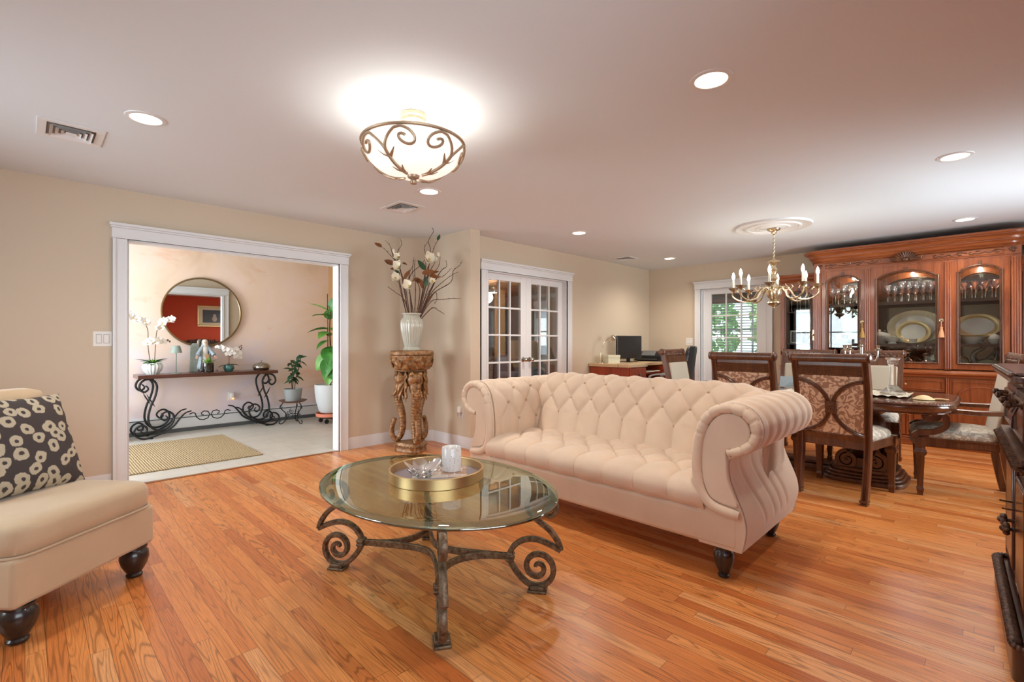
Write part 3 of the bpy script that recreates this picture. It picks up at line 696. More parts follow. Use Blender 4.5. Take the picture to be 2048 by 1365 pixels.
# ---------------------------------------------------------------- armless chair at the left
rzc = math.atan2(.646, .763); Fx, Fy = .225, 2.885
t = thing('slipper_chair', 'armless cream velvet chair with dark bulb legs', 'chair', (Fx-.646*.33, Fy+.763*.33, 0), rzc)
obj('seat_base', M().bx(-.335, .335, -.325, .36, .155, .35), VELVET2, t, ang=40, bev=.018, seg=3)
def fcush(u, v):
    a = 2*pi*u; se = lambda c: (abs(c)**.22)*(1 if c >= 0 else -1)
    k, z = [(.965, .352), (1.0, .362), (1.01, .40), (1.005, .44), (.985, .462), (.94, .474), (.8, .482), (.4, .487), (.001, .488)][int(round(v*8))]
    return (.335*k*se(cos(a)), .01+.34*k*se(sin(a)), z)
obj('seat_cushion', M().grid(fcush, 64, 8, cu=True), VELVET2, t, ang=50)
obj('seat_piping', M().tube([(.338*(abs(cos(a))**.22)*(1 if cos(a) >= 0 else -1), .01+.343*(abs(sin(a))**.22)*(1 if sin(a) >= 0 else -1), .353) for a in [2*pi*i/64 for i in range(64)]], .006, 6, closed=True), VELVET2, t)
def fbk(u, v):
    zz = [.40, .55, .70, .85, .91, .945, .955, .94, .90, .7, .45, .2, .16]; yy = [.20, .225, .265, .305, .325, .345, .375, .405, .42, .39, .37, .36, .36]
    i = int(round(v*12)); x = lerp(-.335, .335, u); e = (1-abs(2*u-1)**16)
    return (x, lerp(.30, yy[i], .3+.7*e) if i < 10 else yy[i], zz[i]-(.02*(1-e) if 3 < i < 9 else 0))
m = M().grid(fbk, 30, 12); nb = 13
m.f.append(tuple(range(nb))); m.f.append(tuple(30*nb+j for j in range(nb)))
obj('backrest', m, VELVET2, t, ang=50)
T2 = [(.024, 0), (.034, .004), (.036, .014), (.030, .022), (.036, .030), (.054, .062), (.063, .095), (.060, .125), (.048, .142), (.056, .147), (.056, .158)]
for x in (-.27, .27):
    for y in (-.27, .29): obj('leg', M().lathe(T2, 24, (x, y, 0)), DLEG, t)
# leopard pillow
def pillow(name, w_, h, th, mt, parent=None):
    def half(s):
        def fn(u, v):
            x, y = 2*u-1, 2*v-1
            k = max(0, (1-abs(x)**2.6))**.55*max(0, (1-abs(y)**2.6))**.55
            pin = 1-.07*(1-abs(x)**2)*abs(y)**3; pin2 = 1-.07*(1-abs(y)**2)*abs(x)**3
            return (x*w_/2*pin2, y*h/2*pin, s*th*k)
        return fn
    m = M().grid(half(1), 30, 30).grid(half(-1), 30, 30)
    return obj(name, m, mt, parent, ang=80)
pl = pillow('throw_pillow', .50, .49, .085, LEO)
tag(pl, 'charcoal and cream leopard spot pillow leaning on the armless chair', 'pillow')
Tc = Matrix.Translation((Fx-.646*.33, Fy+.763*.33, 0)) @ Matrix.Rotation(rzc, 4, 'Z')
pl.matrix_world = Tc @ Matrix.Translation((.075, .135, .705)) @ Matrix.Rotation(R(68), 4, 'X') @ Matrix.Rotation(R(-3), 4, 'Z')

# ---------------------------------------------------------------- oval glass coffee table
t = thing('coffee_table', 'oval glass coffee table on scrolled antique iron legs', 'table', (1.45, 2.0, 0))
CTZ = .482
def el(k, z): return [((.03+.52*k*cos(a)), (.03+.70*k*sin(a)), z) for a in [2*pi*i/96 for i in range(96)]]
m = M(); rings = [el(.0005, CTZ), el(.5, CTZ), el(.8, CTZ), el(.9, CTZ), el(.915, CTZ-.0005)]
vs = [p for r_ in rings for p in r_]; fs = []
for k in range(4):
    for i in range(96): fs.append((k*96+i, k*96+(i+1) % 96, (k+1)*96+(i+1) % 96, (k+1)*96+i))
m.add(vs, fs); o = obj('glass_top', m, TGLASS, t, ang=20)
m = M(); rings = [el(.915, CTZ-.0005), el(.94, CTZ-.001), el(.965, CTZ-.003), el(.985, CTZ-.006), el(.997, CTZ-.010)]
m.add([p for r_ in rings for p in r_], fs); obj('glass_bevel', m, TBEV, o, ang=20)
m = M(); rings = [el(.997, CTZ-.010), el(1.0, CTZ-.014), el(.998, CTZ-.018), el(.985, CTZ-.020), el(.94, CTZ-.020)]
m.add([p for r_ in rings for p in r_], fs); obj('glass_edge', m, TEDGE, o, ang=50)
ob = [(-.013, -.008), (-.008, -.016), (.008, -.016), (.013, -.008), (.013, .008), (.008, .016), (-.008, .016), (-.013, .008)]
# a: across plane, b: in plane
leg2 = spiral((0, .112), .010, .094, R(-135)+2*pi*1.8, R(-135), 60)
q0 = leg2[-1]
leg2 = [p for p in leg2 if True]
up_ = [(-.105, .085), (-.138, .145), (-.120, .20), (-.07, .238), (-.01, .247), (.05, .232), (.112, .204)]
dn = bez([(x, z, 0) for x, z in [leg2[-1]] + up_], 6)
top_ = [(.112, .206), (.098, .245), (.06, .295), (.0, .34), (-.042, .38), (-.045, .425), (-.008, .452), (.045, .452), (.085, .425), (.088, .385), (.062, .362), (.036, .372), (.032, .397), (.048, .41)]
tp = bez([(x, z, 0) for x, z in top_], 6)
for (fx, fy) in ((-.285, .45), (-.285, -.45), (.285, -.45), (.285, .45)):
    an = math.atan2(fy, fx); T = Matrix.Translation((fx, fy, 0)) @ Matrix.Rotation(an, 4, 'Z')
    m = M()
    f3 = lambda L_: [(p[0], 0, p[1]) for p in L_]
    m.sweep(f3([p for p in leg2]), ob, up=(0, 1, 0), T=T, sc_=lambda q: .75+.25*min(1, q*2))
    m.sweep(f3(dn), ob, up=(0, 1, 0), T=T); m.sweep(f3(tp), ob, up=(0, 1, 0), T=T, sc_=lambda q: 1-.35*max(0, q-.6)/.4)
    lg = obj('leg', m, IRON, t, ang=50)
    obj('foot', M().bx(-.035, .035, -.03, .03, .012, .03, T).bx(-.045, .045, -.036, .036, 0, .013, T), IRON, lg, ang=30, bev=.004)
    obj('clasp', M().bx(-.155, -.115, -.026, .026, .135, .149, T).bx(-.155, -.115, -.026, .026, .154, .168, T).bx(-.15, -.12, -.022, .022, .128, .175, T), IRON, lg, ang=30, bev=.005)
fl_ = [(-.008, -.016), (.008, -.016), (.008, .016), (-.008, .016)]
def cl(fx, fy): d = V((fx, fy, 0)).normalized(); return V((fx, fy, .152)) - d*.15, -d
for A_, B_ in (((-.285, .45), (-.285, -.45)), ((-.285, -.45), (.285, -.45)), ((.285, -.45), (.285, .45)), ((.285, .45), (-.285, .45))):
    a, da = cl(*A_); b, db = cl(*B_); k = .42 if A_[0] == B_[0] else .22
    pts = []
    for i in range(25):
        u = i/24; pts.append((1-u)**3*a + 3*(1-u)**2*u*(a+da*k*1.0) + 3*(1-u)*u*u*(b+db*k*1.0) + u**3*b)
    obj('stretcher', M().sweep(pts, fl_), IRON, t, ang=40, bev=.003)

# tray, book, bowl and jar on it
t = thing('round_tray', 'round brushed gold tray on the glass coffee table', 'tray', (1.53, 2.08, CTZ))
obj('tray_rim', M().lathe([(.235, .012), (.236, .052), (.238, .055), (.245, .055), (.247, .052), (.247, .002), (.244, 0)], 64), GOLD, t, ang=30)
obj('tray_floor', M().lathe([(.0005, .012), (.236, .012)], 48).lathe([(.0005, .0), (.244, .0)], 48), plain('tray_floor', '#8d8490', .35), t)
t = thing('magazine', 'thin photo magazine lying in the gold tray', 'magazine', (1.53, 2.05, CTZ+.0125), R(-38))
obj('pages', M().bx(-.135, .135, -.105, .105, 0, .018), plain('paper_edge', '#d8d4cc', .7), t, ang=0)
def m_cover():
    m, nt, p = new('photo_cover')
    b = nd(nt, 'TexBrick', Vector=obco(nt), Color1='#b98a66', Color2='#e6ddd2', Mortar='#f2efea', Scale=1, Mortar_Size=.004, Brick_Width=.075, Row_Height=.06, Bias=.1)
    f = noise(nt, obco(nt), 22, 3); sset(nt, p.inputs['Base Color'], mix(nt, mth(nt, 'MULTIPLY', f, .5), b.outputs[0], '#8a5238')); p.inputs['Roughness'].default_value = .3
    return m
obj('cover', M().bx(-.137, .137, -.107, .107, .018, .0205), m_cover(), t, ang=0)
bm_ = M()
def fbowl(u, v):
    a = 2*pi*u; k = v; star = .62+.38*abs(cos(a*2.5))**.8
    r = (.012+.088*k*star); z = .012 + .055*k**1.6*(.55+.6*abs(cos(a*2.5))) 
    return (r*cos(a), r*sin(a), z)
bm_.grid(fbowl, 80, 20, cu=True)
for i in range(5):
    a = 2*pi*(i+.5)/5; bm_.tube([(.03*cos(a), .03*sin(a), .02), (.07*cos(a+.2), .07*sin(a+.2), .028), (.095*cos(a), .095*sin(a), .05)], [.008, .012, .005], 8)
bm_.lathe([(.001, 0), (.04, 0), (.042, .006), (.02, .013), (.001, .013)], 24)
o = obj('glass_bowl', bm_, CRYS, ang=60, loc=(1.425, 2.045, CTZ+.0335)); tag(o, 'clear ruffled crystal starfish bowl on the tray magazine', 'bowl')
t = thing('candle_jar', 'white speckled glass candle jar standing in the tray', 'candle', (1.59, 2.03, CTZ+.0335))
obj('jar', M().lathe([(.001, 0), (.046, 0), (.050, .004), (.051, .02), (.051, .122), (.049, .125), (.047, .122), (.047, .085)], 40), m_speck('speckled_glass', '#e6e2df', '#a9a7a6', 120, rough=.15), t)
obj('wax', M().lathe([(.001, .09), (.0475, .088)], 30), plain('wax_white', '#e8e2d6', .5), t); obj('wick', M().tube([(0, 0, .09), (.002, 0, .10)], .0015, 5), BLACK, t)

# ---------------------------------------------------------------- elephant pedestal with vase of branches
PC = V((2.98, 4.50, 0)); rtv = V((.7046, -.7096, 0)); fwv = V((.7096, .7046, 0))
t = thing('elephant_pedestal', 'carved bronze pedestal with elephant heads and curled trunks', 'pedestal', PC)
obj('top_slab', M().lathe([(.001, 1.045), (.21, 1.045), (.232, 1.05), (.236, 1.062), (.232, 1.082), (.224, 1.094), (.205, 1.098), (.001, 1.099)], 48, fl=(48, .012)), BRONZE, t)
m = M()
def ffr(u, v):
    a = 2*pi*v; z = lerp(.895, 1.045, u); r = .178+.048*sin(u*pi*.5)**.8
    r += .009*sin(a*9)*cos(u*10) + .006*abs(sin(a*18+u*9)); return (r*cos(a), r*sin(a), z)
m.grid(ffr, 16, 144, cv=True); m.lathe([(.001, .89), (.17, .89), (.182, .897)], 40)
for k in range(9):
    a = 2*pi*k/9
    for q in range(-2, 3): m.tube([( .205*cos(a), .205*sin(a), .915), (.222*cos(a+q*.05), .222*sin(a+q*.05), .96), (.234*cos(a+q*.085), .234*sin(a+q*.085), 1.01-.008*abs(q))], [.006, .008, .003], 6)
obj('carved_frieze', m, BRONZE, t, ang=60)
obj('neck_ring', M().lathe([(.001, .872), (.15, .872), (.165, .878), (.165, .886), (.15, .892), (.001, .893)], 40), BRONZE, t)
cam_a = math.atan2(-.7046, -.7096)
for k, da in enumerate((R(28), R(-92), R(148))):
    T = Matrix.Rotation(cam_a+da, 4, 'Z') @ Matrix.Translation((.005, 0, 0)) @ Matrix.Diagonal((1.12, 1.2, 1, 1)); m = M()
    m.ell((.085, 0, .785), (.075, .075, .105), 20, 14, T).ell((.125, 0, .80), (.05, .058, .06), 16, 10, T).ell((.105, 0, .70), (.062, .055, .09), 16, 10, T)
    for s in (-1, 1):
        m.ell((.135, s*.035, .845), (.028, .026, .028), 12, 8, T).ell((.128, s*.047, .765), (.012, .010, .012), 10, 6, T)
        m.tube([(.135, s*.035, .66), (.16, s*.04, .615), (.185, s*.042, .60)], [.014, .011, .004], 8, T=T)
    hd = obj('elephant_head', m, BRONZE, t, ang=60)
    m = M()
    tr = bez([(.115, 0, .70), (.135, 0, .63), (.128, 0, .55), (.098, 0, .44), (.085, 0, .33), (.092, 0, .22), (.12, 0, .145), (.155, 0, .125), (.185, 0, .16), (.195, 0, .225), (.182, 0, .30), (.162, 0, .355)], 10); n = len(tr)
    m.tube(tr, [lerp(.046, .021, (i/n)**.55)*(1+.085*(1 if i % 3 == 0 else -.4)) for i in range(n)], 14, T=T)
    obj('trunk', m, BRONZE, hd, ang=60)
    for s in (-1, 1):
        m = M()
        def fe(u, v, s=s):
            a = lerp(-.5, .5, v); ln = u*.115
            y = s*(.055 + ln*.75*cos(a*1.2)); z = .80 + ln*sin(a*2.6) - .11*u*u*(.6-a) - .02; x = .05+.01*sin(v*22)*u + .03*u*(1-u) - .03*u
            return (x, y, z)
        m.grid(fe, 10, 24, T=T)
        e = obj('ear', m, BRONZE, hd, ang=80); q = e.modifiers.new('thick', 'SOLIDIFY'); q.thickness = .012
m = M(); pts = []
for i in range(72):
    a = 2*pi*i/72; r = .125+.055*max(0, cos(1.5*(a-cam_a-R(28))))**2+ .055*max(0, cos(1.5*(a-cam_a-R(28))+pi))**2
    r = .135+.05*(.5+.5*cos(3*(a-cam_a-R(28)))); pts.append((r*cos(a), r*sin(a)))
for k, (s0, z) in enumerate(((1.0, 0), (1.03, .012), (1.0, .028), (.98, .035), (1.0, .05), (.97, .085), (.90, .102), (.001, .104))):
    if k == 0: rows = []
    rows += [(x*s0, y*s0, z) for x, y in pts]
m.add(rows, [(k*72+i, k*72+(i+1) % 72, (k+1)*72+(i+1) % 72, (k+1)*72+i) for k in range(7) for i in range(72)])
b = obj('base', m, BRONZE, t, ang=50)
m = M()
for i in range(36):
    x, y = pts[i*2]; m.ell((x*1.0, y*1.0, .066), (.011, .011, .011), 8, 6)
obj('bead_border', m, BRONZE, b)
t = thing('celadon_vase', 'ribbed celadon vase on the elephant pedestal', 'vase', PC + V((0, 0, 1.099)))
obj('body', M().lathe([(.001, 0), (.092, 0), (.096, .008), (.088, .022), (.078, .035), (.082, .05), (.094, .10), (.112, .18), (.124, .25), (.126, .29), (.116, .33), (.096, .355), (.088, .372), (.092, .385), (.102, .392), (.103, .40), (.095, .404), (.085, .395), (.08, .36), (.07, .2)], 96, fl=(24, .05)), CELADON, t)
obj('rim', M().lathe([(.09, .382), (.104, .386), (.108, .394), (.106, .403), (.094, .406), (.088, .398)], 48), CELADON, t)
# branches
U = .000856
def bp(X, Y, dep=0): return V(((X-1050)*U*rtv.x + dep*fwv.x, (X-1050)*U*rtv.y + dep*fwv.y, 2.513-Y*.000843-1.099))
t = thing('branch_arrangement', 'tall twig and cream magnolia arrangement standing in the celadon vase', 'flower arrangement', PC + V((0, 0, 1.099)))
tw = [[(1000, 1180), (960, 1030), (850, 930), (758, 858)], [(1000, 1180), (950, 900), (905, 640), (850, 530), (770, 440), (700, 365), (650, 330)], [(985, 1180), (955, 880), (880, 540), (872, 410), (925, 310), (905, 230)],
      [(1060, 1180), (1000, 740), (1042, 560), (1030, 490)], [(1130, 1180), (1185, 900), (1210, 690), (1262, 560), (1300, 410), (1345, 280), (1405, 190)], [(1140, 1180), (1200, 800), (1212, 460), (1182, 330), (1222, 230)],
      [(1150, 1180), (1250, 700), (1290, 390), (1268, 270), (1332, 150), (1315, 100)], [(1160, 1180), (1280, 960), (1420, 810), (1560, 700), (1640, 660)], [(1170, 1175), (1300, 960), (1540, 790), (1572, 640), (1650, 570), (1688, 490)],
      [(1180, 1165), (1300, 1050), (1450, 1028), (1560, 1020), (1692, 1025)], [(1200, 1160), (1300, 1128), (1380, 1160), (1450, 1205)], [(1150, 1180), (1300, 760), (1400, 600), (1428, 485)], [(1150, 1180), (1380, 700), (1480, 580), (1465, 490)],
      [(1100, 1180), (1000, 760), (1130, 560), (1190, 465)], [(1090, 1180), (1102, 900), (1095, 620), (1110, 510)], [(1150, 1180), (1345, 770), (1440, 720), (1550, 610)], [(975, 1180), (920, 950), (900, 820), (870, 780)], [(960, 1180), (850, 620), (790, 430), (750, 310), (682, 228)],
      [(1040, 1180), (1040, 950), (1045, 880)], [(1120, 1180), (1240, 960), (1330, 830)], [(1010, 1180), (960, 800), (830, 450), (825, 410)], [(1160, 1180), (1260, 720), (1340, 560), (1385, 450)], [(1110, 1180), (1150, 900), (1060, 700), (1070, 470)], [(1170, 1180), (1330, 940), (1370, 1000), (1340, 1080)]]
rn = random.Random(3)
for i, pl_ in enumerate(tw):
    d1 = rn.uniform(-.16, .16); n = len(pl_)
    pts = bez([bp(X*1.0 if j else lerp(X, 1060, .35), Y if j else 1290, d1*j/(n-1)) for j, (X, Y) in enumerate(pl_)], 7)
    m = M().tube(pts, lambda u: lerp(.0058, .0018, u)*(1+.25*(sin(u*60) > .8)), 6)
    for q in range(3, len(pts)-2, 4):   # small buds along the twig
        m.ell(tuple(pts[q]+V((rn.uniform(-.006, .006), rn.uniform(-.006, .006), .004))), (.0035, .0035, .006), 5, 4)
    obj('twig', m, STEM, t)
def leafm(m, p, d, n, ln, wd, fold=.15, curl=.1, nu=8):
    # leaf blade from p along d, normal n
    d = V(d).normalized(); n = V(n); s = d.cross(n).normalized(); n = s.cross(d).normalized()
    def fn(u, v):
        w_ = wd*(sin(pi*min(u*1.02, 1)**.8)**.8)*.5 + .0008; y = (2*v-1)
        return p + d*(u*ln) + s*(y*w_) + n*(abs(y)*w_*fold*2 - curl*ln*u*u)
    m.grid(fn, nu, 4)
for (X, Y, dx, dy, L_, mt) in ((690, 360, -1, -.75, .105, LEAFB), (840, 580, -1, -.55, .13, LEAFB), (860, 620, -1, -.1, .085, LEAFB), (890, 700, -.75, -1, .085, LEAFD), (930, 545, 1, .35, .06, LEAFB), (955, 770, .55, -1, .14, LEAFB), (1215, 640, -.6, -1, .14, LEAFD), (1190, 690, 1, -.15, .16, LEAFB), (1280, 720, 1, .12, .12, LEAFB), (1180, 810, -.7, -.5, .12, LEAFB), (1240, 860, .05, -1, .11, LEAFD), (1385, 265, .3, -1, .075, LEAFD), (1290, 690, .9, -.3, .1, LEAFB), (1060, 790, .7, -.5, .08, LEAFB), (1170, 760, .1, 1, .1, LEAFB), (1230, 1010, 1, -.5, .06, LEAFB)):
    p = bp(X, Y, rn.uniform(-.08, .02)); m = M(); leafm(m, p, rtv*dx + V((0, 0, -dy)) - fwv*rn.uniform(-.2, .3), -fwv*.8+V((0, 0, .5)) + rtv*rn.uniform(-.4, .4), L_, L_*.45, .12, .15)
    obj('leaf', m, mt, t, ang=60)
def flower(m, p, fr, r, n=6, cup=.5, seed=0):
    rn = random.Random(seed); fr = V(fr).normalized(); a_ = fr.orthogonal().normalized(); b_ = fr.cross(a_)
    for k in range(n):
        a = 2*pi*k/n + rn.uniform(-.15, .15); d = (a_*cos(a)+b_*sin(a)); c_ = cup*(1 if k % 2 else .6)
        leafm(m, V(p), d + fr*c_, fr - d*c_, r*rn.uniform(.85, 1.1), r*.95, .25, -.25, 6)
for k, (X, Y, r) in enumerate(((865, 760, .075), (918, 620, .085), (1285, 525, .095), (1042, 862, .085), (905, 495, .06), (1330, 800, .045))):
    p = bp(X, Y, -.10); fr = -fwv + V((0, 0, .35)) + rtv*random.Random(k).uniform(-.6, .6); m = M(); flower(m, p, fr, r, 6, .65, k)
    f = obj('magnolia_flower', m, PETAL, t, ang=70); obj('heart', M().ell(tuple(p+fr.normalized()*.012), (.009, .009, .012), 8, 6), PETALY, f)
for X, Y in ((825, 400), (1392, 440)):
    m = M().ell(tuple(bp(X, Y, -.03)), (.016, .016, .028), 10, 8); obj('bud', m, PETAL, t)

# ---------------------------------------------------------------- switches and outlets
def plate(name, lab, cat, loc, rz, w_=.075, h=.12, gang=1, outlet=False):
    # front faces local -y
    t = thing(name, lab, cat, loc, rz)
    obj('cover_plate', M().bx(-w_/2, w_/2, -.006, 0, -h/2, h/2), PLAST, t, ang=0, bev=.002)
    for g in range(gang):
        x = (g-(gang-1)/2)*.046
        if outlet:
            for z in (-.026, .026): obj('socket', M().lathe([(.001, .0085), (.015, .008), (.016, .005)], 16, T=Matrix.Translation((x, 0, z)) @ Matrix.Rotation(R(90), 4, 'X')), PLAST, t)
        else:
            obj('switch_rocker', M().bx(x-.016, x+.016, -.010, -.005, -.033, .033), PLAST, t, ang=0, bev=.002); obj('rocker_seam', M().bx(x-.018, x+.018, -.0065, -.0058, -.036, .036), plain('seam_grey', '#9d9a95', .6), t, ang=0)
    return t
plate('light_switch', 'white double switch plate on beige wall left of the wide opening', 'light switch', (.437, YA, 1.217), 0, .118, .12, 2)
plate('light_switch', 'white double switch plate beside the glazed back door', 'light switch', (XB, 3.54, 1.19), R(-90), .115, .12, 2)
o = plate('wall_outlet', 'white outlet low on the return wall beside the sofa arm', 'outlet', (3.46, 4.235, .40), R(-90), .075, .12, 1, True)
t = thing('air_freshener', 'white plug-in air freshener pushed into the outlet by the sofa', 'air freshener', (3.452, 4.235, .43))
obj('body', M().box((-.02, 0, 0), (.04, .045, .07)), PLAST, t, ang=0, bev=.01); obj('bottle', M().lathe([(.001, -.075), (.02, -.075), (.022, -.04), (.01, -.03)], 12, (-.024, 0, 0)), CRYS, t)
# ================================================================ DINING ROOM
# ---------------------------------------------------------------- chairs (front faces local +y)
def reed(w_, d, n=3):
    # reeded stile section: width w_ across, depth d
    o = [(-w_/2, -d/2), (w_/2, -d/2), (w_/2, d/2)]
    for i in range(n*4+1): o.append((w_/2 - w_*i/(n*4), d/2 + .006*abs(sin(pi*i/4))))
    return o + [(-w_/2, d/2)] if 0 else o
def chair(arms=False):
    t = bpy.data.objects.new('dining_armchair' if arms else 'dining_chair', None); col.objects.link(t)
    hw = .235 if not arms else .255
    for s in (-1, 1):
        pts = bez([(s*(hw-.015), -.30, 0), (s*(hw-.012), -.265, .18), (s*(hw-.01), -.235, .40), (s*(hw-.01), -.24, .55), (s*hw, -.275, .80), (s*hw, -.335, 1.06)], 6)
        m = M().sweep(pts, [(-.021, -.026), (.021, -.026), (.021, .026), (.011, .031), (.005, .025), (0, .030), (-.005, .025), (-.011, .031), (-.021, .026)], up=(0, -1, 0))
        m.box((s*(hw-.015), -.302, .028), (.052, .062, .014)).box((s*(hw-.015), -.302, .006), (.046, .056, .012))
        obj('rear_leg', m, CHAIRW, t, ang=35)
        m = M(); fx, fy = s*(hw+.02), .235
        def leg(u, v, fx=fx, fy=fy):
            z, w_ = [(.0, .034), (.03, .036), (.035, .044), (.055, .044), (.06, .036), (.07, .038), (.31, .058), (.315, .060), (.325, .074), (.345, .078), (.36, .062), (.375, .058), (.385, .066), (.455, .066)][int(round(u*13))]
            a = 2*pi*v + pi/4; k = w_/2/max(abs(cos(a)), abs(sin(a)))
            if .06 < z < .312: k *= 1-.10*abs(sin(a*8+pi/2))
            return (fx+k*cos(a), fy+k*sin(a), z)
        m.grid(leg, 13, 48, cv=True, cap=True)
        obj('front_leg', m, CHAIRW, t, ang=40)
    fr = [(-hw-.04, .255), (-hw, .262), (-.12, .285), (0, .292), (.12, .285), (hw, .262), (hw+.04, .255), (hw+.03, .1), (hw-.0, -.235), (-hw, -.235), (-hw-.03, .1)]
    obj('seat_frame', M().prism(fr, .385, .45).prism([(x*1.012, y*1.012+.001) for x, y in fr], .392, .402).prism([(x*1.015, y*1.015) for x, y in fr], .44, .452), CHAIRW, t, ang=30)
    def cu(u, v):
        a = 2*pi*u; se = lambda c: (abs(c)**.35)*(1 if c >= 0 else -1)
        k, z = [(.99, .45), (1.01, .463), (1.0, .482), (.94, .503), (.8, .52), (.5, .532), (.001, .536)][int(round(v*6))]
        x = se(cos(a)); y = se(sin(a)); wd = lerp(hw-.0, hw+.035, (y+1)/2)
        return (wd*k*x, .015 + .255*k*y + (.02*(1-x*x)*k if y > 0 else 0), z)
    obj('seat_cushion', M().grid(cu, 56, 6, cu=True), DAM2, t, ang=60)
    BT = Matrix.Translation((0, -.262, .70)) @ Matrix.Rotation(R(9.5), 4, 'X')
    w2 = hw-.02
    obj('backrest', M().box((0, .018, 0), (2*w2, .05, .50), BT), CREAM, t, ang=0, bev=.02, seg=3)['label'] = 'cream chenille chair back front'
    obj('back_panel', M().box((0, -.012, 0), (2*w2, .02, .50), BT), DAM1, t, ang=0)['label'] = 'rose damask outside back'
    m = M().box((0, 0, .285), (2*w2+.01, .044, .085), BT)
    for k in range(6): m.tube([(-w2, -.024, .252+.013*k), (w2, -.024, .252+.013*k)], .006, 6, T=BT)
    obj('back_rail', m, CHAIRW, t, ang=40); m = M()
    m.box((0, 0, -.235), (2*w2, .046, .045), BT).tube([(-w2, -.02, -.218), (w2, -.02, -.218)], .009, 6, T=BT)
    obj('lower_rail', m, CHAIRW, t, ang=40)
    m = M().tube([(-hw-.016, -.345, 1.072), (hw+.016, -.345, 1.072)], .033, 16)
    for s in (-1, 1):
        m.lathe([(.001, 0), (.036, 0), (.039, .006), (.036, .014), (.03, .018), (.034, .024), (.02, .03), (.001, .032)], 16, T=Matrix.Translation((s*(hw+.012), -.345, 1.072)) @ Matrix.Rotation(R(90)*s, 4, 'Y'))
    for k in range(9):   # leaf carving on the front of the crest
        x = (k-4)*.043; m.ell((x, -.308, 1.045), (.022, .007, .016), 8, 5).ell((x+.02, -.31, 1.068), (.012, .006, .010), 8, 5)
    m.box((0, -.325, 1.045), (2*hw-.02, .03, .07))
    obj('crest_rail', m, CHAIRW, t, ang=45)
    m = M(); sec_ = [(-.014, -.007), (-.006, -.013), (0, -.008), (.006, -.013), (.014, -.007), (.014, .004), (-.014, .004)]
    for s in (-1, 1):
        pts = [(s*(w2-.0-(w2-.012)*sin(q)**1.15), -.026, -.0+.205*cos(q)) for q in [pi*i/24 for i in range(25)]]
        m.sweep(pts, sec_, up=(0, 1, 0), T=BT)
    m.box((0, -.03, 0), (.074, .022, .094), BT).box((0, -.042, 0), (.054, .006, .072), BT)
    for s in (-1, 1): m.tube([( (c[0])*s, -.046, c[1]) for c in spiral((.012, .012), .004, .016, 0, 4.5*1.3, 14)], .003, 5, T=BT).tube([(c[0]*s, -.046, -c[1]) for c in spiral((.012, .012), .004, .016, 0, 5.6, 14)], .003, 5, T=BT)
    obj('lattice', m, CHAIRW, t, ang=50)
    if arms:
        for s in (-1, 1):
            ax = s*(hw+.045); m = M()
            ob2 = [(-.022, -.014), (-.012, -.02), (.012, -.02), (.022, -.014), (.022, .012), (.008, .018), (-.008, .018), (-.022, .012)]
            m.sweep(bez([(s*hw, -.265, .675), (ax, -.10, .668), (ax, .05, .672), (ax, .15, .67), (ax, .19, .655)], 6), ob2)
            sp_ = [(p[0], p[1]) for p in spiral((.172, .630), .045, .010, R(80), R(80)-2*pi*1.25, 26)]
            m.sweep([(ax, y, z) for y, z in sp_], [(-.022, -.009), (.022, -.009), (.022, .009), (-.022, .009)], up=(1, 0, 0))
            m.sweep([(p.x, p.y, p.z) for p in bez([(ax, .115, .66), (ax, .085, .61), (ax, .09, .55), (ax, .15, .505), (ax, .24, .49), (ax, .275, .465)], 6)], [(-.02, -.022), (.02, -.022), (.02, .022), (-.02, .022)], up=(1, 0, 0))
            sp2 = spiral((.235, .455), .042, .010, R(70), R(70)+2*pi*1.2, 24)
            m.sweep([(ax-s*.012, y, z) for y, z in sp2], [(-.018, -.008), (.018, -.008), (.018, .008), (-.018, .008)], up=(1, 0, 0))
            obj('arm', m, CHAIRW, t, ang=45)
    return t
CH = 'dining chairs round the table'
ch = chair(); ac = chair(True)
def place(o, first, loc, yaw, lab):
    if first: o.location = (*loc, 0); o.rotation_euler = (0, 0, yaw-pi/2); tag(o, lab, 'chair', CH); return o
    r = dup(o, (*loc, 0), yaw-pi/2, lab, CH); r['category'] = 'chair'; return r
place(ch, True, (4.64, .845), R(-6.5), 'carved dining chair nearest, its damask crossed back fully seen beyond the sofa arm')
place(ch, False, (4.63, 1.50), R(-2), 'carved dining chair whose damask back rises directly behind the sofa back')
place(ch, False, (5.86, 1.47), R(180), 'cream backed dining chair on the far side, between the two damask backs')
place(ch, False, (5.86, .885), R(180), 'cream backed dining chair on the far side, behind the silver candelabra')
place(ac, True, (5.23, .20), R(97), 'carved dining armchair with scrolled arms at the near end of the table')
place(ac, False, (5.44, 2.36), R(-88), 'dining armchair at the far end of the table, beside the office chair')

# ---------------------------------------------------------------- table
TX, TY, TZ_ = 5.21, 1.29, .738
t = thing('dining_table', 'long walnut double pedestal dining table with carved rounded edge', 'dining table', (TX, TY, 0))
def outl(k, n=120):
    # rounded rectangle (superellipse) outline
    o = []
    for i in range(n):
        a = 2*pi*i/n; c, s = cos(a), sin(a)
        o.append(((.53*k if k < 1.2 else k)*abs(c)**.42*(1 if c >= 0 else -1), (1.113-.53*(1-k))*abs(s)**.42*(1 if s >= 0 else -1)))
    return o
def ring(prof, mt, name, n=160, car=None, ang=40, cap=False):
    m = M(); vs = []
    for k, z in prof:
        for i, (x, y) in enumerate(outl(k, n)): vs.append((x, y, z + (car(i) if car and prof.index((k, z)) in (2, 3) else 0)))
    P_ = len(prof); fs = [(q*n+i, q*n+(i+1) % n, (q+1)*n+(i+1) % n, (q+1)*n+i) for q in range(P_-1) for i in range(n)]
    if cap: fs.append(tuple(range(n)))
    m.add(vs, fs); return obj(name, m, mt, t, ang=ang)
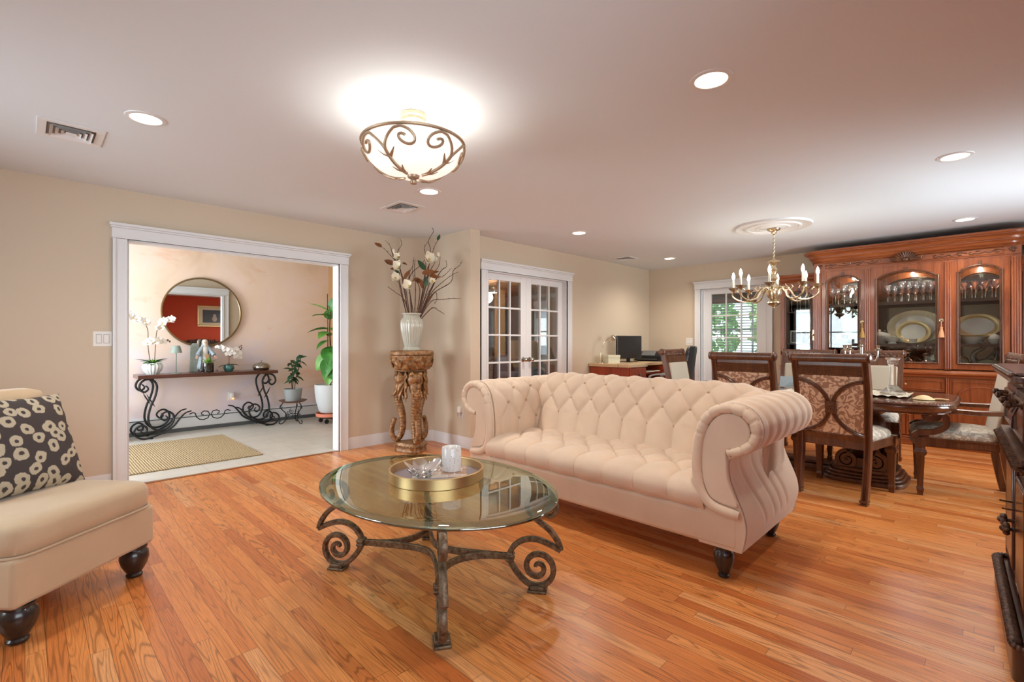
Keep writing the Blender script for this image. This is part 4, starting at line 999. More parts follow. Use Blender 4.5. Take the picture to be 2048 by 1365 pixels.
ring([(.90, TZ_), (.955, TZ_), (.97, TZ_-.003), (.985, TZ_-.012)], TABLEW, 'tabletop', cap=True)
ring([(.955, TZ_+.0006), (.972, TZ_+.002), (.982, TZ_-.002), (.995, TZ_-.010), (1.0, TZ_-.02), (.985, TZ_-.024)], CHAIRW, 'carved_edge', 480, lambda i: .0045*sin(i*1.9)*cos(i*.53))
ring([(.975, TZ_-.022), (.985, TZ_-.03), (.99, TZ_-.05), (.975, TZ_-.072), (.945, TZ_-.082), (.95, TZ_-.088), (.93, TZ_-.094), (.85, TZ_-.094)], TABLEW, 'apron')
obj('underframe', M().bx(-.42, .42, -1.0, 1.0, TZ_-.095, TZ_-.02), CHAIRW, t, ang=0)
for sgn in (-1, 1):
    yc = sgn*.50; m = M()
    for z0, z1, g in ((0, .035, .0), (.035, .06, .02), (.06, .085, .035), (.085, .12, .06)):
        pl_ = []
        for i in range(40):
            a = 2*pi*i/40; c, s = cos(a), sin(a); pl_.append(((.30-g)*abs(c)**.45*(1 if c >= 0 else -1), yc+(.30-g)*abs(s)**.6*(1 if s >= 0 else -1)))
        m.prism(pl_, z0, z1)
    pd = obj('pedestal', m, CHAIRW, t, ang=40, bev=.008)
    obj('column', M().lathe([(.16, .12), (.17, .15), (.12, .20), (.09, .26), (.11, .36), (.15, .45), (.13, .52), (.10, .56), (.16, .60), (.20, .645)], 40, (0, yc, 0), fl=(20, .04)), CHAIRW, pd)
    for fx in (-1, 1):
        m = M()
        for q in (-1, 1):
            sp_ = spiral((q*.10, .18), .075, .012, R(90), R(90)-q*2*pi*2.0, 44)
            m.sweep([(fx*.21, yc+y, z) for y, z in sp_], [(-.02, -.011), (.02, -.011), (.02, .011), (-.02, .011)], up=(1, 0, 0))
        m.bx(min(fx*.15, fx*.20), max(fx*.15, fx*.20), yc-.18, yc+.18, .11, .20)
        obj('scroll_block', m, CHAIRW, pd, ang=50)
obj('stretcher', M().bx(-.12, .12, -.4, .4, .03, .075).bx(-.09, .09, -.4, .4, .075, .10), CHAIRW, t, ang=0, bev=.01)

# things on the table
def runner(x0, x1, y0, y1, mt, name, lab, cat, seed=1):
    m = M()
    m.grid(lambda u, v: (lerp(x0, x1, u), lerp(y0, y1, v), TZ_+.004+.004*abs(sin(u*9+v*5))+ .012*max(0, .12-min(u, 1-u, v, 1-v))/.12*abs(sin(u*17+v*23+seed))), 40, 60)
    o = obj(name, m, mt, ang=80); return tag(o, lab, cat)
LACE = plain('lace_cream', '#d8d0bd', .9, nz=.2, nzs=120, bmp=.5)
runner(4.96, 5.40, .48, 1.02, LACE, 'table_runner', 'cream lace runner under the candelabra and crystal candlestick', 'table runner')
runner(4.78, 5.02, 1.12, 1.34, LACE, 'place_mat', 'folded cream lace mat on the table by the middle far chair', 'place mat', 4)
t = thing('candelabra', 'silver branched candelabra standing on the lace runner', 'candelabra', (5.08, .80, TZ_+.012))
obj('base', M().lathe([(.001, 0), (.065, 0), (.067, .006), (.05, .014), (.03, .03), (.014, .06), (.010, .10)], 24), SILVER, t)
obj('stem', M().lathe([(.010, .09), (.016, .14), (.020, .2), (.014, .26), (.012, .30), (.02, .32), (.010, .34), (.012, .40)], 16), SILVER, t)
for a in (R(-45), R(135), R(45)):
    T = Matrix.Rotation(a, 4, 'Z')
    ar = obj('arm', M().tube(bez([(0, 0, .33), (.05, 0, .335), (.09, 0, .29), (.12, 0, .28), (.14, 0, .32), (.142, 0, .37)], 6), .006, 8, T=T), SILVER, t)
    obj('candle_cup', M().lathe([(.004, .365), (.03, .372), (.033, .38), (.012, .384), (.016, .41), (.019, .415), (.012, .412)], 16, T=T @ Matrix.Translation((.142, 0, 0))), SILVER, ar)
obj('candle_cup', M().lathe([(.004, .395), (.03, .402), (.033, .41), (.012, .414), (.016, .44), (.019, .445), (.012, .442)], 16), SILVER, t)
t = thing('crystal_candlestick', 'tall square crystal candlestick on the lace runner', 'candlestick', (5.20, .60, TZ_+.012))
def sq(pr): return M().lathe([(r*1.2, z) for r, z in pr], 4)
obj('base', sq([(.001, 0), (.075, 0), (.075, .012), (.06, .03), (.035, .06), (.024, .075)]), CRYS, t, ang=20, rz=R(20)); obj('column', sq([(.024, .07), (.021, .08), (.021, .24), (.03, .25)]), CRYS, t, ang=20, rz=R(20))
obj('top', sq([(.03, .25), (.034, .26), (.034, .285), (.045, .30), (.045, .31), (.001, .31)]), CRYS, t, ang=20, rz=R(20))
t = thing('shell_ornament', 'cream scalloped shell shaped ornament at the near end of the table', 'ornament', (4.98, .375, TZ_), R(100))
obj('shell', M().grid(lambda u, v: (lerp(-.06, .075, u), (.02+.045*sin(pi*min(u*1.1, 1))**.6)*(2*v-1), .004+.030*sin(pi*u)*(1-(2*v-1)**2)+.004*abs(sin(v*22))), 16, 44), plain('shell_cream', '#e6d2a4', .5), t, ang=80)
obj('handle', M().tube([(-.055, 0, .008), (-.10, .005, .01), (-.14, 0, .006)], .009, 8), plain('shell_tan', '#cda878', .5), t)
t = thing('fern_sprig', 'small dark fern sprig beside a blue card on the table', 'sprig', (5.25, 1.42, TZ_))
for k in range(3):
    m = M(); p0 = V((0, 0, .01))
    for q in range(9):
        p = p0 + V((-.02*q*cos(k), -.028*q*sin(k*.5+.6), .02*q-.0018*q*q))
        for s in (-1, 1): leafm(m, p, (s*.5-.3, s*-.4-.3, .1), (0, 0, 1), .055-.004*q, .012, .1, .1, 4)
    obj('frond', m, LEAFD, t, ang=60)
obj('blue_card', M().box((0, 0, 0), (.002, .16, .11), Matrix.Translation((.05, 0, .06)) @ Matrix.Rotation(R(20), 4, 'Y')), plain('card_blue', '#aec3cf', .5), t, ang=0)
tag(obj('folded_napkin', M().bx(4.86, 5.0, .62, .74, .5385, .548).bx(4.87, 4.99, .63, .73, .548, .556), plain('napkin_grey', '#9d9283', .9), ang=0, bev=.003), 'grey folded napkin lying on the seat of the nearest dining chair', 'napkin') if 0 else None

# ---------------------------------------------------------------- ceiling medallion and chandelier
o = obj('ceiling_medallion', M().lathe([(.001, -.03), (.10, -.03), (.115, -.022), (.13, -.022), (.14, -.03), (.16, -.03), (.17, -.02), (.20, -.018), (.235, -.02), (.245, -.028), (.262, -.028), (.272, -.016), (.33, -.014), (.345, -.022), (.365, -.02), (.373, 0)], 96, (5.67, 1.676, ZC), fl=(64, .004)), TRIM)
tag(o, 'round white plaster ceiling medallion above the brass chandelier', 'ceiling medallion')
t = thing('chandelier', 'eight arm antique brass chandelier with lit candle bulbs', 'chandelier', (5.68, 1.668, 0))
obj('canopy', M().lathe([(.001, ZC-.032), (.065, ZC-.034), (.06, ZC-.045), (.03, ZC-.06), (.02, ZC-.085), (.008, ZC-.095)], 24, fl=(12, .05)), BRASS, t)
m = M()
for k in range(13):
    z = 2.36-.0205*k; T = Matrix.Translation((0, 0, z)) @ Matrix.Rotation(R(90*(k % 2)), 4, 'Z')
    m.tube([(.009*cos(a), 0, .014*sin(a)) for a in [2*pi*i/12 for i in range(12)]], .0028, 5, closed=True, T=T)
obj('chain', m, BRASS, t)
obj('stem', M().lathe([(.004, 2.10), (.012, 2.09), (.014, 2.075), (.055, 2.06), (.062, 2.05), (.03, 2.03), (.016, 2.01), (.022, 1.99), (.038, 1.965), (.022, 1.94), (.018, 1.92), (.034, 1.895), (.040, 1.87), (.020, 1.845), (.026, 1.82), (.05, 1.79), (.07, 1.76), (.075, 1.72), (.06, 1.68), (.04, 1.65), (.03, 1.63), (.058, 1.625), (.066, 1.61), (.05, 1.59), (.026, 1.575), (.010, 1.568), (.014, 1.556), (.001, 1.545)], 32, fl=(16, .08)), BRASS, t)
FL = plain('bulb_lit', '#fff4e0', .4, emit=95); CAN = plain('candle_sleeve', '#e8e2d4', .5)
for k in range(8):
    a = R(11) + 2*pi*k/8; T = Matrix.Rotation(a, 4, 'Z'); r1 = .40 if k % 2 else .40
    m = M().tube(bez([(.05, 0, 1.74), (.10, 0, 1.775), (.155, 0, 1.735), (.20, 0, 1.665), (.28, 0, 1.635), (.36, 0, 1.655), (.41, 0, 1.705), (.40, 0, 1.755), (.365, 0, 1.755), (.35, 0, 1.735)], 7), lambda u: lerp(.011, .007, u), 8, T=T)
    m.ell((.13, 0, 1.765), (.022, .012, .014), 8, 6, T).tube([(.15, 0, 1.74), (.18, 0, 1.775), (.165, 0, 1.80)], [.008, .009, .003], 6, T=T)
    ar = obj('arm', m, BRASS, t)
    obj('drip_pan', M().lathe([(.008, 1.735), (.014, 1.752), (.03, 1.765), (.05, 1.785), (.056, 1.79), (.05, 1.787), (.012, 1.775)], 20, T=T @ Matrix.Translation((.40, 0, 0)), fl=(10, .05)), BRASS, ar)
    obj('candle', M().lathe([(.001, 1.78), (.0115, 1.78), (.0115, 1.885), (.008, 1.89)], 12, T=T @ Matrix.Translation((.40, 0, 0))), CAN, ar)
    obj('bulb', M().lathe([(.006, 1.888), (.014, 1.905), (.0155, 1.92), (.011, 1.945), (.003, 1.965), (.0005, 1.968)], 12, T=T @ Matrix.Translation((.40, 0, 0))), FL, ar)
# ================================================================ CHINA CABINET
def arch_pts(a, b, zs, rise, n=20):
    c = (a+b)/2; h = (b-a)/2; sh = h*.10
    o = [(a, zs), (a+sh, zs)]
    for i in range(1, n): y = lerp(a+sh, b-sh, i/n); o.append((y, zs+.012 + rise*(1-((y-c)/(h-sh))**2)))
    return o + [(b-sh, zs), (b, zs)]
def hutch_door(par, y0, y1, z0, z1, st, rise, x=-.006, knob=None, glass=CGLASS, wd=CHERRY):
    a, b, zb, zs = y0+st, y1-st, z0+st*1.1, z1-.075-rise
    m = M().bx(x, x+.03, y0, a, z0, z1).bx(x, x+.03, b, y1, z0, z1).bx(x, x+.03, a, b, z0, zb)
    ap = arch_pts(a, b, zs, rise)
    m.prism([(a, z1)] + ap + [(b, z1)], x, x+.03, 'x')
    d = obj('door', m, wd, par, ang=35, bev=.002)
    loop = [(x-.003, y, z) for y, z in ap] + [(x-.003, b, zb), (x-.003, a, zb)]
    m = M().tube([(x-.003, y, z) for y, z in [(a, zb)] + ap + [(b, zb)]], .011, 8).tube([(x-.003, b, zb), (x-.003, a, zb)], .011, 8)
    m.tube([(x-.001, y+(.018 if y < (a+b)/2 else -.018), z-.014) for y, z in [(a, zb+.02)] + ap + [(b, zb+.02)]], .005, 6)
    c = (a+b)/2; zt = zs+rise+.01
    m.prism([(c-.012, zt), (c+.012, zt), (c+.019, zt+.045), (c-.019, zt+.045)], x-.010, x+.01, 'x')
    obj('door_moulding', m, CHAIRW, d, ang=50)
    obj('glass_pane', M().prism([(a-.004, zb-.004)] + [(y, z+.004) for y, z in ap] + [(b+.004, zb-.004)], x+.014, x+.017, 'x'), glass, d, ang=0)
    return d
def panel_door(par, y0, y1, z0, z1, arch=True, name='door', x=-.02):
    m = M().bx(x, x+.03, y0, y1, z0, z1)
    i = .028; m.tube([(x-.002, y0+i, z0+i), (x-.002, y1-i, z0+i), (x-.002, y1-i, z1-i), (x-.002, y0+i, z1-i)], .006, 6, closed=True)
    d = obj(name, m, CHERRY, par, ang=40, bev=.003)
    if arch:
        a, b = y0+.075, y1-.075; c = (a+b)/2; h = (b-a)/2; zs = z1-.075-h*.62
        pl_ = [(a, z0+.075)] + [(c-h*cos(q), zs + h*.62*sin(q)) for q in [pi*k/18 for k in range(19)]] + [(b, z0+.075)]
        obj('raised_panel', M().prism(pl_, x-.008, x+.004, 'x').tube([(x-.006, y, z) for y, z in pl_], .008, 6, closed=True), CHERRY, d, ang=40)
    return d
def knob(par, y, z, x=-.02, r=.012):
    return obj('knob', M().lathe([(.006, 0), (.005, .012), (r, .018), (r, .026), (.001, .03)], 12, T=Matrix.Translation((x, y, z)) @ Matrix.Rotation(R(-90), 4, 'Y')), BRASS, par)
CB = plain('cabinet_inside', '#4a281a', .5, nz=.2)
def flutes(m, y0, y1, z0, z1, x=-.03, n=4):
    m.bx(x+.006, .04, y0, y1, z0, z1)
    w_ = (y1-y0)/n
    for k in range(n): m.tube([(x+.006, y0+w_*(k+.5), z0+.01), (x+.006, y0+w_*(k+.5), z1-.01)], w_*.36, 8)
corn = [(0, 0), (.014, 0), (.020, .008), (.014, .016), (.010, .024), (.022, .030), (.026, .044), (.034, .056), (.048, .064), (.048, .074), (.060, .076), (.064, .092), (.076, .108), (.096, .120), (.096, .130), (.110, .132), (.116, .142), (.116, .152), (.106, .16), (0, .16)]
def cornice(par, y0, y1, xb, z, prof, rad=.12, x0=-.01, s=1):
    pts = [(xb, y0, z)]
    for k in range(9): q = pi/2*k/8; pts.append((x0+rad-rad*sin(q), y0+rad-rad*cos(q), z))
    for k in range(9): q = pi/2*k/8; pts.append((x0+rad-rad*cos(q), y1-rad+rad*sin(q), z))
    pts.append((xb, y1, z))
    # outward is to the left of travel
    return M().sweep(pts, [(-a*s, b*s) for a, b in prof] if False else [(-a*s, b) for a, b in prof])
def china(name, lab, y, x, H_, D, hw, doors, zshelf, low, cscale, group):
    t = thing(name, lab, 'china cabinet', (x, y, 0), group=group)
    m = M().bx(0, D, -hw, hw, .0, .80); obj('lower_case', m, CHERRYH, t, ang=0, bev=.004)
    m = M().bx(-.035, D, -hw, hw, 0, .075).bx(-.025, D, -hw, hw, .075, .10)
    obj('plinth', m, CHERRYH, t, ang=0, bev=.01)
    obj('waist_moulding', cornice(t, -hw, hw, .185, .792, [(0, 0), (.012, 0), (.014, .012), (.022, .018), (.03, .03), (.044, .034), (.046, .05), (.036, .054), (.03, .066), (.012, .075), (0, .08)], .05, -.004), CHERRYH, t, ang=50)
    obj('waist_top', M().bx(0, D, -hw, hw, .86, .872), CHERRYH, t, ang=0)
    m = M().bx(.02, D, -hw, -hw+.03, .872, H_-.35 if False else 2.10*H_/2.35).bx(.02, D, hw-.03, hw, .872, 2.10*H_/2.35)
    return t, m
# ---- centre unit
t, m = china('china_cabinet', 'large carved cherry china cabinet with three arched glass doors', .714, 7.25, 2.35, .43, .93, None, None, None, 1, None)
m.bx(.02, .43, -.35, -.335, .872, 1.2).bx(0, .43, -.93, .93, 2.085, 2.11)
obj('upper_case', m, CHERRY, t, ang=0)
obj('back_mirror', M().bx(.415, .42, -.90, .90, .875, 2.085), CMIRR, t, ang=0)
for z in (1.165, 1.665):
    s_ = obj('shelf', M().bx(.056, .41, -.90, .90, z-.008, z), CGLASS, t, ang=0); obj('shelf_lip', M().bx(.04, .056, -.90, .90, z-.03, z+.004), CB, s_, ang=0)
for y0, y1 in ((-.93, -.855), (-.395, -.335), (.335, .395), (.855, .93)):
    m = M(); flutes(m, y0, y1, .88, 2.085, n=3 if abs(y0) < .5 else 4); obj('fluted_pilaster', m, CHERRY, t, ang=50)
for y0, y1 in ((-.93, -.87), (-.375, -.345), (.345, .375), (.87, .93)):
    m = M(); flutes(m, y0, y1, .11, .79, n=2); obj('lower_pilaster', m, CHERRY, t, ang=50)
hutch_door(t, -.850, -.385, .885, 2.085, .058, .052)
hutch_door(t, -.340, .340, .885, 2.085, .058, .060)
hutch_door(t, .385, .850, .885, 2.085, .058, .052)
for y0, y1 in ((-.868, -.378), (.378, .868)): d = panel_door(t, y0, y1, .115, .775); knob(d, y0+.03 if y0 > 0 else y1-.03, .45)
d = panel_door(t, -.34, .34, .625, .775, False, 'drawer'); knob(d, 0, .70)
for y0, y1 in ((-.34, -.004), (.004, .34)): d = panel_door(t, y0, y1, .115, .61); knob(d, -.03 if y0 < 0 else .03, .36)
m = M().bx(-.012, .43, -.93, .93, 2.11, 2.20); m.tube([(-.013, -.80, 2.125), (-.013, .80, 2.125), (-.013, .80, 2.188), (-.013, -.80, 2.188)], .005, 6, closed=True)
fz = obj('frieze', m, CHERRYH, t, ang=40)
for s in (-1, 1):   # applied scrollwork, mirrored about the crest
    m = M()
    for q in range(4):
        c = s*(.26+.145*q); sp_ = spiral((c, 2.156), .004, .024, s*1.2*pi, 0 if q % 2 else s*2.9*pi, 20)
        m.tube([(-.016, y, z) for y, z in sp_], lambda u: lerp(.003, .006, u), 5)
        m.tube([(-.016, p.x, p.y) for p in bez([(c+s*.02, 2.15, 0), (c+s*.06, 2.168 if q % 2 else 2.142, 0), (c+s*.115, 2.156, 0)], 6)], .005, 5)
        for k in (-1, 1): m.ell((-.016, c+s*.055, 2.156+k*.014), (.006, .02, .006), 8, 5)
    for k in range(10):
        a = k*2.4; m.ell((-.02, s*.865+.022*cos(a)*(k/9), 2.156+.028*sin(a)*(k/9)), (.010, .012, .010), 6, 4)
    obj('frieze_carving', m, CHAIRW, fz, ang=60)
m = M()
for k in range(13):  # shell crest
    a = pi*(k+.5)/13; m.tube([(-.03, 0, 2.13), (-.05, .06*cos(a), 2.135+.055*sin(a)), (-.06, .115*cos(a), 2.14+.098*sin(a))], lambda u: lerp(.006, .013, u), 8)
for s in (-1, 1):
    m.tube([(-.05, y, z) for y, z in spiral((s*.055, 2.155), .004, .022, 0, s*2.6*pi, 20)], .007, 6); m.tube([(-.045, s*.10, 2.13), (-.055, s*.135, 2.15), (-.05, s*.15, 2.185)], [.008, .010, .004], 6)
m.ell((-.055, 0, 2.15), (.02, .028, .024), 12, 8)
obj('crest', m, CHAIRW, t, ang=60)
obj('cornice', cornice(t, -.955, .955, .43, 2.195, corn, .14, -.03), CHERRYH, t, ang=28)
obj('top_board', M().bx(0, .43, -.93, .93, 2.20, 2.35), CHERRYH, t, ang=0)
light('cabinet_puck', 'POINT', (7.40, .714, 2.05), 11, WARM, .02); light('cabinet_puck', 'POINT', (7.40, .10, 2.05), 9, WARM, .02); light('cabinet_puck', 'POINT', (7.40, 1.33, 2.05), 9, WARM, .02)
def tassel(y, lab, c1):
    q = thing('key_tassel', lab, 'tassel', (7.25, y, 1.34))
    obj('key', M().lathe([(.004, 0), (.02, .003), (.022, .008), (.008, .012)], 12, T=Matrix.Translation((-.008, 0, .09)) @ Matrix.Rotation(R(-90), 4, 'Y')).tube([(-.02, 0, .09), (-.035, 0, .085)], .004, 6), BRASS, q)
    obj('cord', M().tube([(-.03, 0, .085), (-.032, 0, .0)], .004, 6), c1, q)
    obj('fringe', M().lathe([(.006, .02), (.016, .012), (.012, -.004), (.02, -.04), (.028, -.10), (.001, -.10)], 20, (-.034, 0, 0), fl=(20, .06)), c1, q)
tassel(.714-.31, 'peach tassel hanging from the key of the middle china cabinet door', plain('tassel_peach', '#d69a72', .9))
tassel(.714+.415, 'small gold tassel hanging from the key of the narrow cabinet door', plain('tassel_gold', '#b08a4a', .8))
# ---- side units
def wing(y, lab, s):
    t = thing('china_cabinet', lab, 'china cabinet', (7.44, y, 0), group='narrow side units of the china cabinet')
    hw, D, H_ = .225, .24, 2.0
    obj('lower_case', M().bx(0, D, -hw, hw, 0, .80).bx(-.02, D, -hw, hw, 0, .09).bx(-.03, D, -hw, hw, .80, .872), CHERRYH, t, ang=0, bev=.004)
    obj('upper_case', M().bx(.02, D, -hw, -hw+.025, .872, H_-.05).bx(.02, D, hw-.025, hw, .872, H_-.05).bx(0, D, -hw, hw, H_-.06, H_), CHERRY, t, ang=0)
    obj('back_mirror', M().bx(D-.012, D-.008, -hw+.02, hw-.02, .875, H_-.06), CMIRR, t, ang=0)
    for z in (1.165, 1.60): obj('shelf', M().bx(.03, D-.015, -hw+.02, hw-.02, z-.015, z), CB, t, ang=0)
    d = hutch_door(t, -hw+.005, hw-.005, .885, H_-.06, .062, .05, knob=1)
    obj('handle', M().lathe([(.012, 0), (.014, .004), (.006, .01), (.008, .03), (.014, .036), (.001, .044)], 12, T=Matrix.Translation((-.006, -.18*1, 1.28)) @ Matrix.Rotation(R(-90), 4, 'Y')).box((-.012, -.18, 1.28), (.004, .022, .14)), BRASS, d)
    panel_door(t, -hw+.01, hw-.01, .10, .785)
    prof = [(a*.62, b*.7) for a, b in corn]
    m = M().sweep([(-.005, -hw, H_-.005), (-.005, hw, H_-.005)], [(-a, b) for a, b in prof]).sweep([(D, hw*s, H_-.005), (-.005, hw*s, H_-.005)][::s], [(-a, b) for a, b in prof])
    obj('cornice', m, CHERRYH, t, ang=50); obj('top_board', M().bx(0, D, -hw, hw, H_, H_+.11), CHERRYH, t, ang=0)
    return t
wing(.714+.93+.232, 'narrow cherry side cabinet with one glass door, beside the back door', 1)
wing(.714-.93-.232, 'narrow cherry side cabinet at the other end, cut by the picture edge', -1)

# ---------------------------------------------------------------- what stands in the cabinets
STEMG = glassy('stemware', '#fbfdfd', .30, trans='#ffffff')
def copies(o, places, lab, cat, grp):
    for i, (x, y, z, s) in enumerate(places):
        c = o if i == 0 else o.copy()
        if i: col.objects.link(c)
        c.location = (x, y, z); c.scale = (s, s, s); tag(c, lab, cat, grp)
def wineg(): return M().lathe([(.001, 0), (.032, .002), (.006, .008), (.004, .04), (.005, .085), (.018, .10), (.034, .13), (.038, .165), (.034, .205), (.032, .205), (.035, .165), (.031, .13), (.01, .102)], 16)
def coupe(): return M().lathe([(.001, 0), (.034, .002), (.005, .008), (.004, .10), (.012, .11), (.045, .155), (.056, .185), (.053, .185), (.04, .155), (.008, .115)], 16)
rn = random.Random(11)
for (ya, yb, n, f, lab) in ((.47, .93, 14, wineg, 'clear stemmed glass crowded on the top shelf of the middle arched door'), (1.18, 1.50, 9, wineg, 'clear stemmed glass crowded on the top shelf of the narrow door beside the pendant side'), (-.06, .26, 8, coupe, 'clear stemmed glass crowded on the top shelf of the arched door nearest the sideboard')):
    g = obj('wine_glass', f(), STEMG, ang=60); pl_ = []
    for i in range(n):
        row = i % 2; k = i//2; nn = (n+1)//2
        pl_.append((7.345+.13*row+rn.uniform(-.01, .01), lerp(ya, yb, (k+.5+(.25 if row else -.1))/nn), 1.666, rn.uniform(.92, 1.18)))
    if n == 9: lab = 'clear stemmed glass crowded on the top shelf of the far arched door'
    copies(g, pl_, lab, 'wine glass', lab.replace('clear stemmed glass crowded on', 'stemware on'))
def platter(name, lab, x, y, z, a, b, lean, c1, c2, cat='platter'):
    t = thing(name, lab, cat, (x, y, z)); T = Matrix.Translation((0, 0, b*.98)) @ Matrix.Rotation(R(-90+lean), 4, 'Y')
    obj('rim', M().lathe([(.70, .004), (.80, .016), (.97, .024), (1.0, .022), (.985, .018), (.80, .008), (.70, -.004)], 48, T=T @ Matrix.Diagonal((b, a, 1, 1))), c1, t, ang=60)
    obj('well', M().lathe([(.001, .004), (.70, .004)], 48, T=T @ Matrix.Diagonal((b, a, 1, 1))), c2, t)
GOLDR = m_damask('gold_pattern', '#c9b684', '#e6dfc8', 40, .5); CHINA = plain('bone_china', '#e2e0d6', .2, coat=.4); GOLDB = plain('gold_band', '#d2bb86', .3, .4)
platter('serving_platter', 'largest oval gold patterned platter standing behind the middle door', 7.57, .66, 1.166, .27, .205, 12, GOLDR, CHINA)
platter('serving_platter', 'round white plate with gold rim leaning before the big oval platter', 7.50, .67, 1.166, .165, .14, 12, GOLDB, CHINA, 'plate')
platter('serving_platter', 'plain oval platter with gold edge behind the arched door nearest the sideboard', 7.58, .12, 1.23, .20, .14, 12, GOLDB, CHINA)
t = thing('serving_bowl', 'white bowl with gold band in front of the plain oval platter', 'bowl', (7.42, .16, 1.166))
obj('bowl', M().lathe([(.001, 0), (.05, 0), (.06, .01), (.11, .07), (.13, .10), (.125, .10), (.05, .02)], 32), CHINA, t); obj('gold_band', M().lathe([(.121, .082), (.1315, .10), (.1275, .1015)], 32), GOLDB, t)
t = thing('sugar_bowl', 'small white covered sugar bowl by the gold banded bowl', 'sugar bowl', (7.40, -.02, 1.166))
obj('bowl', M().lathe([(.001, 0), (.03, 0), (.05, .03), (.055, .06), (.045, .08)], 20), CHINA, t); obj('lid', M().lathe([(.046, .08), (.03, .10), (.006, .108), (.010, .12), (.001, .126)], 20), CHINA, t)
t = thing('soup_tureen', 'white lidded soup tureen on the middle shelf', 'tureen', (7.46, .99, 1.166))
obj('bowl', M().lathe([(.001, 0), (.05, 0), (.055, .02), (.085, .05), (.10, .09), (.098, .10)], 28, sy=1.15), CHINA, t); obj('lid', M().lathe([(.10, .10), (.08, .125), (.03, .145), (.008, .15), (.016, .165), (.001, .178)], 28, sy=1.15), CHINA, t)
for s in (-1, 1): obj('handle', M().tube([(0, s*.105, .08), (0, s*.15, .09), (0, s*.145, .05), (0, s*.10, .045)], .007, 6), CHINA, t)
t = thing('gravy_boat', 'white gravy boat beside the soup tureen', 'gravy boat', (7.40, .86, 1.166))
obj('body', M().lathe([(.001, 0), (.03, 0), (.025, .02), (.045, .05), (.05, .075), (.046, .075), (.02, .03)], 20, sy=1.5), CHINA, t); obj('handle', M().tube([(0, -.06, .07), (0, -.10, .08), (0, -.10, .03), (0, -.05, .03)], .006, 6), CHINA, t)
t = thing('teacup', 'white teacup and saucer in front of the round plate', 'teacup', (7.37, .66, 1.166))
obj('saucer', M().lathe([(.001, .004), (.03, .003), (.06, .012), (.059, .009), (.03, 0)], 24), CHINA, t); obj('cup', M().lathe([(.001, .006), (.02, .006), (.035, .03), (.04, .06), (.037, .06), (.03, .03)], 24), CHINA, t)
g = obj('dinner_plate', M().lathe([(.001, .003), (.07, .003), (.11, .014), (.109, .010), (.07, 0)], 28), CHINA)
copies(g, [(7.45, 1.42, 1.167+.009*k, 1) for k in range(6)], 'white dinner plate in the short stack behind the far arched door', 'plate', 'stacked dinner plates')
t = thing('teacup', 'white teacup standing on the stacked dinner plates', 'teacup', (7.45, 1.42, 1.2275)); obj('cup', M().lathe([(.001, 0), (.02, 0), (.035, .025), (.04, .055), (.037, .055), (.02, .01)], 20), CHINA, t)
def decanter(x, y, lab, s=1):
    t = thing('decanter', lab, 'decanter', (x, y, .873)); t.scale = (s, s, s)
    obj('flask', M().lathe([(.001, 0), (.055, 0), (.085, .03), (.092, .06), (.075, .10), (.03, .13), (.022, .15), (.028, .165)], 24), STEMG, t)
    obj('stopper', M().lathe([(.014, .16), (.02, .175), (.045, .195), (.05, .215), (.03, .235), (.001, .24)], 20), CRYS, t)
    obj('gold_band', M().lathe([(.0935, .05), (.0945, .058), (.0935, .066)], 24), GOLDB, t)
decanter(7.42, .715, 'round glass decanter with big stopper, larger of two by the middle door'); decanter(7.47, .56, 'round glass decanter with stopper, smaller of two by the middle door', .78)
t = thing('crystal_vase', 'cut crystal vase in the corner behind the middle glass door', 'vase', (7.40, .43, .873)); obj('body', M().lathe([(.001, 0), (.03, 0), (.026, .03), (.035, .10), (.05, .17), (.046, .17), (.03, .09)], 20, fl=(10, .06)), CRYS, t)
t = thing('fish_figurine', 'small coral red fish figurine low behind the middle glass door', 'figurine', (7.50, .87, .873))
CORAL = plain('coral_red', '#c9604a', .4)
obj('body', M().ell((0, 0, .15), (.015, .03, .06), 14, 10).lathe([(.03, 0), (.012, .02), (.008, .10)], 14), CORAL, t); obj('fin', M().prism([(0, .19), (.05, .24), (.02, .17)], -.004, .004, 'x').prism([(-.02, .12), (-.06, .10), (-.02, .17)], -.004, .004, 'x'), CORAL, t)
t = thing('swan_figurine', 'olive glass swan with curved neck behind the arched door nearest the sideboard', 'figurine', (7.40, .03, .873))
SW = plain('olive_glass', '#8d9478', .15, coat=.6)
obj('body', M().ell((0, 0, .065), (.05, .11, .06), 20, 12).ell((.0, -.10, .09), (.02, .06, .025), 12, 8), SW, t, ang=80)
obj('neck', M().tube(bez([(0, .085, .07), (0, .125, .13), (0, .105, .20), (0, .055, .235), (0, .03, .275), (0, .06, .31), (0, .11, .30), (0, .14, .265)], 8), lambda u: lerp(.026, .011, u), 12), plain('olive_glass_dark', '#5f665c', .15, coat=.6), t)
t = thing('figurine', 'tall dark slender figurine behind the glass swan', 'figurine', (7.55, -.03, .873))
obj('body', M().tube(bez([(0, .03, 0), (0, .01, .1), (0, -.01, .18), (0, 0, .24), (0, -.02, .29)], 6), [.02]*3+[.014]*20+[.014]*2, 8).ell((0, -.02, .31), (.016, .016, .022), 10, 8), GREYM, t); obj('arm', M().tube([(0, 0, .23), (0, .05, .16), (0, .10, .10)], .008, 6), GREYM, t)
platter('small_plate', 'small pale green plate leaning behind the swan cabinet door', 7.52, .25, .873, .06, .075, 10, GOLDB, plain('pale_green_glaze', '#b9c4b0', .2), 'plate')
t = thing('picture_frame', 'small white lace framed photo standing in the side cabinet', 'picture frame', (7.54, 1.93, 1.166), R(-90))
